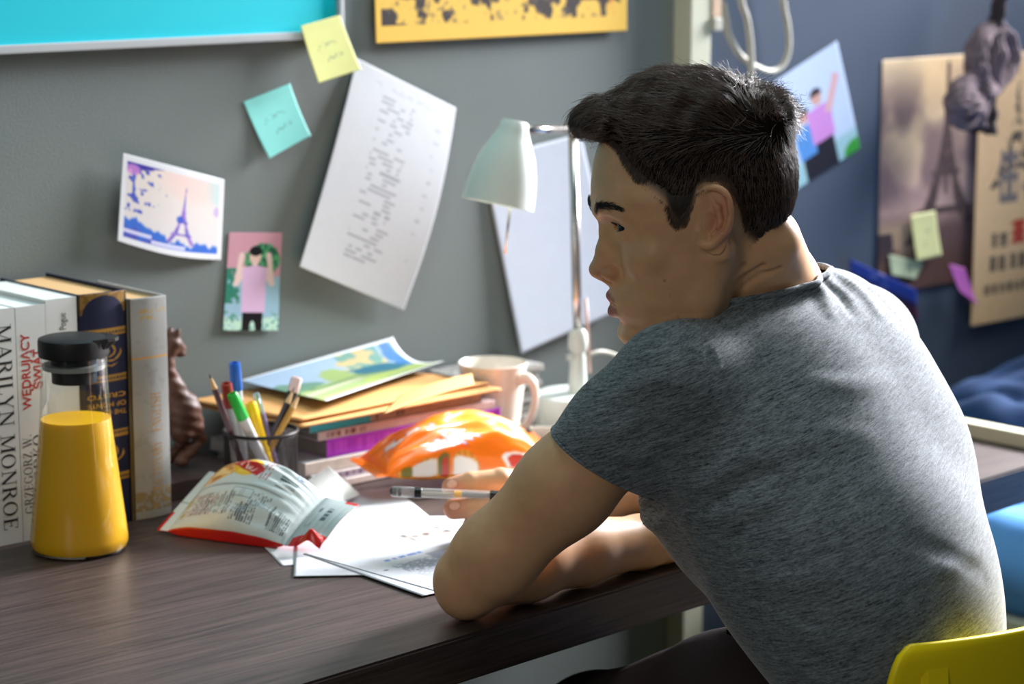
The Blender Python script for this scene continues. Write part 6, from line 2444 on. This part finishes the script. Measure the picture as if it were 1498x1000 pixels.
# eyebrows and lashes
bp_, br_ = [], []
for sy in (1, -1):
    for k in range(300):
        s = rng.random()
        ax_ = np.array((112, 13, 21)) * (1 - s) ** 2 + 2 * s * (1 - s) * np.array((107, 31, 33)) + s * s * np.array((88, 49, 28))
        hgt_ = (1 - 0.55 * s) * rng.normal(0, 2.3)
        p0 = np.array((ax_[0] - abs(hgt_) * 0.2, ax_[1] * sy, ax_[2] + hgt_))
        dr = unit((-0.55, 0.75 * sy, 0.42 - 0.62 * s + rng.normal(0, 0.15)))
        q0 = p0[None]
        for it in range(6):
            f0 = np.clip(f_head(q0), -2, 2) * 0.7
            q0 = q0 - f0[:, None] * unit(np.array((0.86, 0.5 * sy, 0.0)))[None]
        gg = unit(grad(f_head, q0, 0.5)[0])
        ln_ = rng.uniform(5.5, 8.5)
        dr = unit(dr - gg * (dr @ gg))
        bp_.append([q0[0] + dr * ln_ * t + gg * (0.3 + 2.2 * t * (1 - t * 0.5)) for t in (0, 0.33, 0.66, 1.0)])
    for k in range(34):
        t = -0.9 + 1.8 * k / 33
        yy = 1.0 + 14 * t * 0.95
        zz_ = 0.9 + 4.2 * max(0, 1 - t * t) ** 0.8 + 0.10 * yy
        rx = math.sqrt(max(13.4 ** 2 - yy * yy - zz_ * zz_, 1))
        p0 = np.array((80.5 + rx, sy * (31.5 + yy), 6.0 + zz_))
        dr = np.array((0.85 - 0.3 * max(t, 0), sy * 0.35 * t, 0.05 + 0.25))
        bp_.append([p0 + dr * 6.5 * s_ + np.array((0, 0, -1.6 * s_ * (1 - s_) * 2)) for s_ in (0, 0.33, 0.66, 1.0)])
bp_ = np.array(bp_)
m_brow = mat('brow_hair', rgb(44, 35, 31), 0.55, var=0.1)
curves_obj('eyebrows', from_head(bp_.reshape(-1, 3)).reshape(bp_.shape), np.linspace(1, 0.3, 4)[None] * np.full((len(bp_), 1), 0.00024), m_brow, hair)

# ------------------------------------------------------------------ shirt
m_shirt = bpy.data.materials.new('heather_jersey')
m_shirt.use_nodes = True
nt, N, L, P_ = nodes_of(m_shirt)
tc = N.new('ShaderNodeTexCoord')
mp = N.new('ShaderNodeMapping')
WN = Vector((-0.25, 0.23, 0.94)).to_track_quat('Z', 'Y').to_euler()
mp.vector_type = 'TEXTURE'
mp.inputs['Rotation'].default_value = WN
mp.inputs['Scale'].default_value = (1 / 24, 1 / 24, 1 / 260)
L.new(tc.outputs['Object'], mp.inputs[0])
n1 = N.new('ShaderNodeTexNoise')
n1.inputs['Scale'].default_value = 2.2
n1.inputs['Detail'].default_value = 6
n1.inputs['Roughness'].default_value = 0.7
L.new(mp.outputs[0], n1.inputs['Vector'])
mp3 = N.new('ShaderNodeMapping')
mp3.vector_type = 'TEXTURE'
mp3.inputs['Rotation'].default_value = WN
mp3.inputs['Scale'].default_value = (1 / 120, 1 / 120, 1 / 620)
L.new(tc.outputs['Object'], mp3.inputs[0])
n3_ = N.new('ShaderNodeTexNoise')
n3_.inputs['Scale'].default_value = 2.0
n3_.inputs['Detail'].default_value = 3
L.new(mp3.outputs[0], n3_.inputs['Vector'])
n2 = N.new('ShaderNodeTexNoise')
n2.inputs['Scale'].default_value = 1100
n2.inputs['Detail'].default_value = 2
L.new(tc.outputs['Object'], n2.inputs['Vector'])
acc_ = None
for nd, wt in ((n1, 0.62), (n3_, 0.40), (n2, 0.18)):
    q_ = N.new('ShaderNodeMath')
    q_.operation = 'MULTIPLY_ADD'
    q_.inputs[1].default_value = wt
    q_.inputs[2].default_value = 0.0
    L.new(nd.outputs['Fac'], q_.inputs[0])
    if acc_ is not None:
        L.new(acc_.outputs[0], q_.inputs[2])
    acc_ = q_
mxn = acc_
cr = N.new('ShaderNodeValToRGB')
cr.color_ramp.elements[0].position = 0.46
cr.color_ramp.elements[1].position = 0.74
cr.color_ramp.elements[0].color = (*rgb(38, 45, 53), 1)
cr.color_ramp.elements[1].color = (*rgb(136, 144, 150), 1)
L.new(mxn.outputs[0], cr.inputs[0])
L.new(cr.outputs[0], P_.inputs['Base Color'])
P_.inputs['Roughness'].default_value = 0.92
P_.inputs['Specular IOR Level'].default_value = 0.15
P_.inputs['Sheen Weight'].default_value = 0.25
bn = N.new('ShaderNodeBump')
bn.inputs['Strength'].default_value = 0.3
bn.inputs['Distance'].default_value = 0.001
L.new(n2.outputs['Fac'], bn.inputs['Height'])
L.new(bn.outputs[0], P_.inputs['Normal'])

AXL = unit(ELL - SHL)
AXR = unit(ELR - SHR)
HEML = apx(900, 687, 2.325)
hl_ = (HEML - SHL) @ AXL
CUTN = unit(-0.50 * CR - 0.86 * CU + 0.25 * CF)
# pixel paths of the folds: path, height (negative for a groove), half width
FOLDS = [
    ([(1178, 402), (1200, 425), (1215, 462)], 0.0045, 0.006),
    ([(1204, 404), (1226, 428), (1244, 458)], -0.0050, 0.005),
    ([(1222, 402), (1252, 424), (1285, 462)], 0.0050, 0.007),
    ([(1250, 410), (1290, 440), (1320, 480)], -0.0020, 0.007),
    ([(996, 722), (1040, 704), (1100, 664)], 0.0050, 0.008),
    ([(1000, 740), (1040, 728), (1090, 700), (1130, 690)], -0.0045, 0.006),
    ([(985, 755), (1050, 757), (1130, 732)], 0.0045, 0.008),
    ([(1180, 560), (1240, 566), (1300, 556)], 0.0022, 0.010),
    ([(1120, 660), (1190, 640), (1270, 640)], 0.0026, 0.012),
    ([(1330, 792), (1390, 812), (1440, 838)], -0.0018, 0.008),
    ([(1340, 848), (1395, 826), (1435, 800)], 0.0016, 0.008),
    ([(1120, 902), (1180, 932), (1250, 942)], 0.0045, 0.009),
    ([(1140, 955), (1190, 985), (1260, 998)], 0.0045, 0.009),
    ([(1090, 840), (1150, 852), (1220, 842)], 0.0030, 0.009),
    ([(860, 640), (900, 632), (960, 606)], 0.0028, 0.006),
    ([(872, 662), (930, 668), (985, 640)], 0.0032, 0.007),
    ([(900, 575), (945, 560), (990, 556)], 0.0024, 0.007),
    ([(1010, 470), (1036, 520), (1052, 580), (1050, 650)], -0.0026, 0.0022),
    ([(1018, 468), (1045, 520), (1061, 580), (1059, 650)], 0.0016, 0.0024),
    ([(978, 748), (1012, 800), (1058, 860), (1105, 925)], -0.0022, 0.0020),
]


def f_shirt0(P):
    d = f_trunk(P, 0.006)
    sl = f_chain(P, [SHL + (0, 0, -0.010), SHL + AXL * 0.07 + (0.003, 0, -0.008), SHL + AXL * (hl_ + 0.05) + (0.004, 0, -0.005)], [0.0575, 0.056, 0.0515], 0.02)
    sl = smin(sl, f_chain(P, [SHL + (0.02, 0, -0.03), SHL + AXL * (hl_ + 0.03) + (0.020, -0.004, -0.030)], [0.058, 0.046], 0.02), 0.02)
    d = smin(d, sl, 0.028)
    sr = f_chain(P, [SHR, SHR + AXR * 0.07, SHR + AXR * 0.21], [0.068, 0.066, 0.064], 0.02)
    d = smin(d, sr, 0.028)
    d = smin(d, f_cone(P, NT, NB, 0.0585, 0.068), 0.022)
    d = smin(d, f_chain(P, [from_head((-58, 14, -12)), apx(1135, 420, 2.44), apx(1140, 500, 2.44)], [0.039, 0.045, 0.05], 0.02), 0.02)
    # cloth hanging from the chest in front of the belly
    d = smin(d, f_ell(P, apx(1050, 745, 2.40), (0.07, 0.05, 0.08), R3), 0.05)
    return d


FW = [([np.asarray(c) for c in spline(hit(f_shirt0, pts_), 3)], amp, wd) for pts_, amp, wd in FOLDS]


def f_shirt(P):
    d = f_shirt0(P)
    n_ = fbm(P[:, 0] * 9 + 3, P[:, 1] * 9, P[:, 2] * 6 + 5, oct=2) - 0.5
    d = d - 0.005 * n_
    for c, amp, wd in FW:
        C = np.array(c)
        w = ((P > C.min(0) - 0.035) & (P < C.max(0) + 0.035)).all(1)
        if not w.any():
            continue
        e = np.clip(f_chain(P[w], c, [wd * 0.2] * len(c), 0.002), 0, 1)
        L0 = np.linalg.norm(np.diff(C, axis=0), axis=1).sum()
        m_ = C[len(C) // 2]
        fade = np.clip(1.25 - np.linalg.norm(P[w] - m_, axis=1) / (0.5 * L0 + 0.01), 0, 1)
        if abs(amp) < 0.0027 and wd < 0.003:
            fade = 1.0
        d[w] -= fade * amp * np.exp(-e ** 2 / (wd * wd))
    # the sleeve ends at its hem: clear the cloth round the bare arm
    w = np.linalg.norm(P - HEML, axis=1) < 0.22
    if w.any():
        Q = P[w]
        cv = np.maximum.reduce([-((Q - HEML) @ CUTN), f_cone(Q, SHL + (0.006, 0, -0.010), ELL + (0.006, 0, -0.010), 0.078, 0.078), 0.05 - (Q - SHL) @ AXL])
        d[w] = smax(d[w], -cv, 0.003)
    return d


NC = apx(1100, 420, 2.41)                              # middle of the collar
NN = unit(from_head((-10, 0, 10)) - NC)
cu0, cu1 = apx(1028, 438, 2.345), apx(1172, 384, 2.475)


def collar(P):
    """positive inside the neck opening"""
    c = (cu0 + cu1) / 2 + (0, 0, -0.003)
    ax_ = unit(cu1 - cu0)
    nn = unit(np.cross(ax_, unit(np.cross(NN, ax_))))
    nn = nn if nn @ NN > 0 else -nn
    return (P - c) @ nn, c


def cuts(P):
    hN, c = collar(P)
    r = np.linalg.norm(P - NC, axis=1)
    neck_cut = np.where(r < 0.13, hN, -1)
    sl = np.full(len(P), -1.0)
    sr = np.where(np.linalg.norm(P - (SHR + AXR * 0.165), axis=1) < 0.12, (P - SHR) @ AXR - 0.165, -1)
    bot = 0.492 - P[:, 2]
    return neck_cut, sl, sr, bot


# keep the skin under the cloth everywhere inside the shirt's openings
fs_ = f_shirt(v)
cc_ = np.max(np.stack(cuts(v)), axis=0)
arm_ = np.minimum(f_chain(v, [ELL, WRL, WRL + LD * 0.2], [0.06] * 3, 0.002), f_chain(v, [ELR, WRR], [0.06] * 2, 0.002))
push = (fs_ > -0.005) & (fs_ < 0.02) & (cc_ < -0.004) & (f_trunk(v, 0.006) < 0.012) & (arm_ > 0)
if push.any():
    gv = grad(f_shirt, v[push])
    gv /= np.maximum(np.linalg.norm(gv, axis=1), 1e-6)[:, None]
    v[push] -= gv * (fs_[push] + 0.006)[:, None]
    body.data.vertices.foreach_set('co', (v - porg).astype(np.float32).ravel())
    body.data.update()

sv, sq = surface(f_shirt, (1.42, -1.27, 0.44), (2.2, -0.55, 1.16), 0.0045)
sv = settle(f_shirt, sv, 2)
cc = cuts(sv)
out = np.zeros(len(sv), bool)
for c in cc:
    out |= c > 0
keep = ~out[sq].all(1)
sq = sq[keep]
# pull the ragged border onto the cutting planes
AXS = [collar(sv[:1])[1] * 0, CUTN, AXR, -ZU]
c_ = (cu0 + cu1) / 2
ax_ = unit(cu1 - cu0)
nn_ = unit(np.cross(ax_, unit(np.cross(NN, ax_))))
AXS[0] = nn_ if nn_ @ NN > 0 else -nn_
for c, a_ in zip(cc, AXS):
    k = c > 0
    sv[k] -= c[k][:, None] * a_
used = np.unique(sq)
remap = -np.ones(len(sv), int)
remap[used] = np.arange(len(used))
shirt = mesh_obj('shirt', sv[used] - porg, remap[sq], m_shirt, person, True)
md = shirt.modifiers.new('t', 'SOLIDIFY')
md.thickness = 0.0026
md.offset = -1
# seam and hem lines: thin raised bands
hemc = []
for k in range(64):
    a_ = 2 * math.pi * k / 64
    e1 = unit(np.cross(CUTN, ZU))
    e2 = np.cross(CUTN, e1)
    p0 = SHL + AXL * ((HEML - SHL) @ CUTN / (AXL @ CUTN)) - CUTN * 0.0015
    dr = e1 * math.cos(a_) + e2 * math.sin(a_)
    tt = np.linspace(0.02, 0.13, 200)
    PP = p0 + dr * tt[:, None]
    ff = f_shirt(PP)
    z_ = np.where((ff[:-1] < 0) & (ff[1:] >= 0))[0]
    hemc.append(PP[z_[0]] if len(z_) else PP[60])
tube('sleeve_hem', [h - porg for h in hemc], 0.0017, m_shirt, shirt, n=8, closed=True)
cl_pts = []
for k in range(72):
    a_ = 2 * math.pi * k / 72
    e1 = unit(np.cross(AXS[0], ZU))
    e2 = np.cross(AXS[0], e1)
    p0 = c_ + (0, 0, -0.004)
    dr = e1 * math.cos(a_) + e2 * math.sin(a_)
    tt = np.linspace(0.03, 0.15, 200)
    PP = p0 + dr * tt[:, None]
    ff = np.maximum(f_shirt(PP), 0) + 0
    ff = f_shirt(PP)
    z_ = np.where((ff[:-1] < 0) & (ff[1:] >= 0))[0]
    cl_pts.append(PP[z_[0]] if len(z_) else None)
good = [c for c in cl_pts if c is not None]
if len(good) > 50:
    tube('collar_rib', [g_ - porg for g_ in good], 0.0034, m_shirt, shirt, n=10, closed=True)

# ------------------------------------------------------------------ trousers and shoes
m_trou = mat('dark_maroon_trousers', rgb(44, 30, 34), 0.8, var=0.15, scale=40, bump=0.2, bscale=300)
HIPL, KNL = np.array((1.680, -1.02, 0.56)), apx(868, 1074, 2.62)
HIPR, KNR = np.array((1.850, -1.02, 0.56)), KNL + (0.235, 0.03, -0.01)
KNL[2] = min(KNL[2], 0.625)
KNR[2] = min(KNR[2], 0.60)
ANL, ANR = np.array((1.60, -0.60, 0.10)), np.array((1.86, -0.55, 0.10))


def f_trou(P):
    d = f_ell(P, T0 + (0, 0, -0.02), (0.168, 0.122, 0.095), R0)
    thL = apx(1078, 1040, 2.40)
    d = smin(d, f_chain(P, [HIPL, thL, KNL], [0.085, 0.078, 0.062], 0.03), 0.04)
    d = smin(d, f_chain(P, [HIPR, (HIPR + KNR) / 2 + (0, 0, 0.01), KNR], [0.085, 0.078, 0.062], 0.03), 0.04)
    d = smin(d, f_chain(P, [KNL, (KNL + ANL) / 2, ANL], [0.062, 0.058, 0.048], 0.02), 0.02)
    d = smin(d, f_chain(P, [KNR, (KNR + ANR) / 2, ANR], [0.062, 0.058, 0.048], 0.02), 0.02)
    d = smax(d, 0.085 - P[:, 2], 0.004)
    return d + 0.002 * np.sin(P[:, 1] * 60 + P[:, 2] * 40)


tv, tq = surface(f_trou, (1.45, -1.25, 0.06), (2.05, -0.40, 0.74), 0.008)
mesh_obj('trousers', settle(f_trou, tv, 1) - porg, tq, m_trou, person, True)
m_shoe = mat('dark_shoe', rgb(36, 34, 36), 0.6, var=0.1)
for a_ in (ANL, ANR):
    def f_shoe(P, a_=a_):
        d = f_chain(P, [a_ + (0, -0.035, -0.055), a_ + (0, 0.06, -0.062), a_ + (0, 0.15, -0.070)], [0.040, 0.042, 0.034], 0.02)
        d = smin(d, f_cone(P, a_, a_ + (0, 0, -0.05), 0.040, 0.040), 0.02)
        return smax(d, 0.0006 - P[:, 2], 0.004)
    sv_, sq_ = surface(f_shoe, a_ + (-0.07, -0.10, -0.11), a_ + (0.07, 0.22, 0.05), 0.007)
    mesh_obj('shoe', sv_ - porg, sq_, m_shoe, person, True)

# ------------------------------------------------------------------ the pen held in the right hand
m_clear = mat('clear_plastic', rgb(236, 238, 236), 0.12, var=0.0, trans=0.0)
nt, N, L, P_ = nodes_of(m_clear)
trn = N.new('ShaderNodeBsdfTransparent')
mxs = N.new('ShaderNodeMixShader')
mxs.inputs[0].default_value = 0.22
L.new(trn.outputs[0], mxs.inputs[1])
L.new(P_.outputs[0], mxs.inputs[2])
L.new(mxs.outputs[0], N['Material Output'].inputs[0])
m_pblack = mat('black_plastic', rgb(22, 24, 26), 0.3, var=0.02)
m_pyel = mat('yellow_plastic_band', rgb(240, 178, 20), 0.4, var=0.02)
m_pgrey = mat('grey_plastic', rgb(130, 132, 134), 0.35, var=0.02)
pa, pb = apx(570, 718.5, 2.548 + DH), apx(772, 727, 2.556 + DH)
hp_ = empty('ballpoint_pen', pa, 'clear ballpoint pen with black ends and yellow band held between finger and thumb', 'pen')
hp_.rotation_euler = Vector(pb - pa).to_track_quat('Z', 'Y').to_euler()
LN = np.linalg.norm(pb - pa)
px = LN / 202.0
rp = 0.0054
lathe('button', [(0.0, 0.0), (rp * 0.55, 0.0005), (rp * 0.85, 3 * px), (rp * 0.9, 10 * px), (0, 10 * px)], m_pblack, hp_, 20, caps=False)
lathe('clear_cap', [(rp * 0.93, 3 * px), (rp * 1.12, 5 * px), (rp * 1.12, 46 * px), (rp * 1.0, 47 * px)], m_clear, hp_, 24, caps=False)
lathe('spring_ring', [(0, 12 * px), (rp * 0.95, 12 * px), (rp * 0.95, 17 * px), (0, 17 * px)], m_pblack, hp_, 16)
lathe('black_ring', [(0, 36 * px), (rp * 1.14, 36 * px), (rp * 1.14, 46 * px), (0, 46 * px)], m_pblack, hp_, 20, caps=False)
lathe('barrel', [(rp * 0.98, 46 * px), (rp * 0.98, 150 * px), (rp * 0.9, 186 * px)], m_clear, hp_, 24, caps=False)
lathe('yellow_band', [(0, 94 * px), (rp * 0.62, 94 * px), (rp * 0.62, 105 * px), (0, 105 * px)], m_pyel, hp_, 16, caps=False)
lathe('refill', [(0, 105 * px), (rp * 0.55, 105 * px), (rp * 0.55, 150 * px), (0, 150 * px)], m_pgrey, hp_, 16, caps=False)
lathe('inner_tube', [(0, 46 * px), (rp * 0.28, 46 * px), (rp * 0.28, 94 * px), (0, 94 * px)], m_cable, hp_, 12, caps=False)
lathe('grip', [(rp * 0.9, 146 * px), (rp * 1.08, 147 * px), (rp * 1.08, 190 * px), (rp * 0.6, LN - 0.002), (rp * 0.15, LN + 0.004), (0, LN + 0.004)], m_pblack, hp_, 20, caps=False)
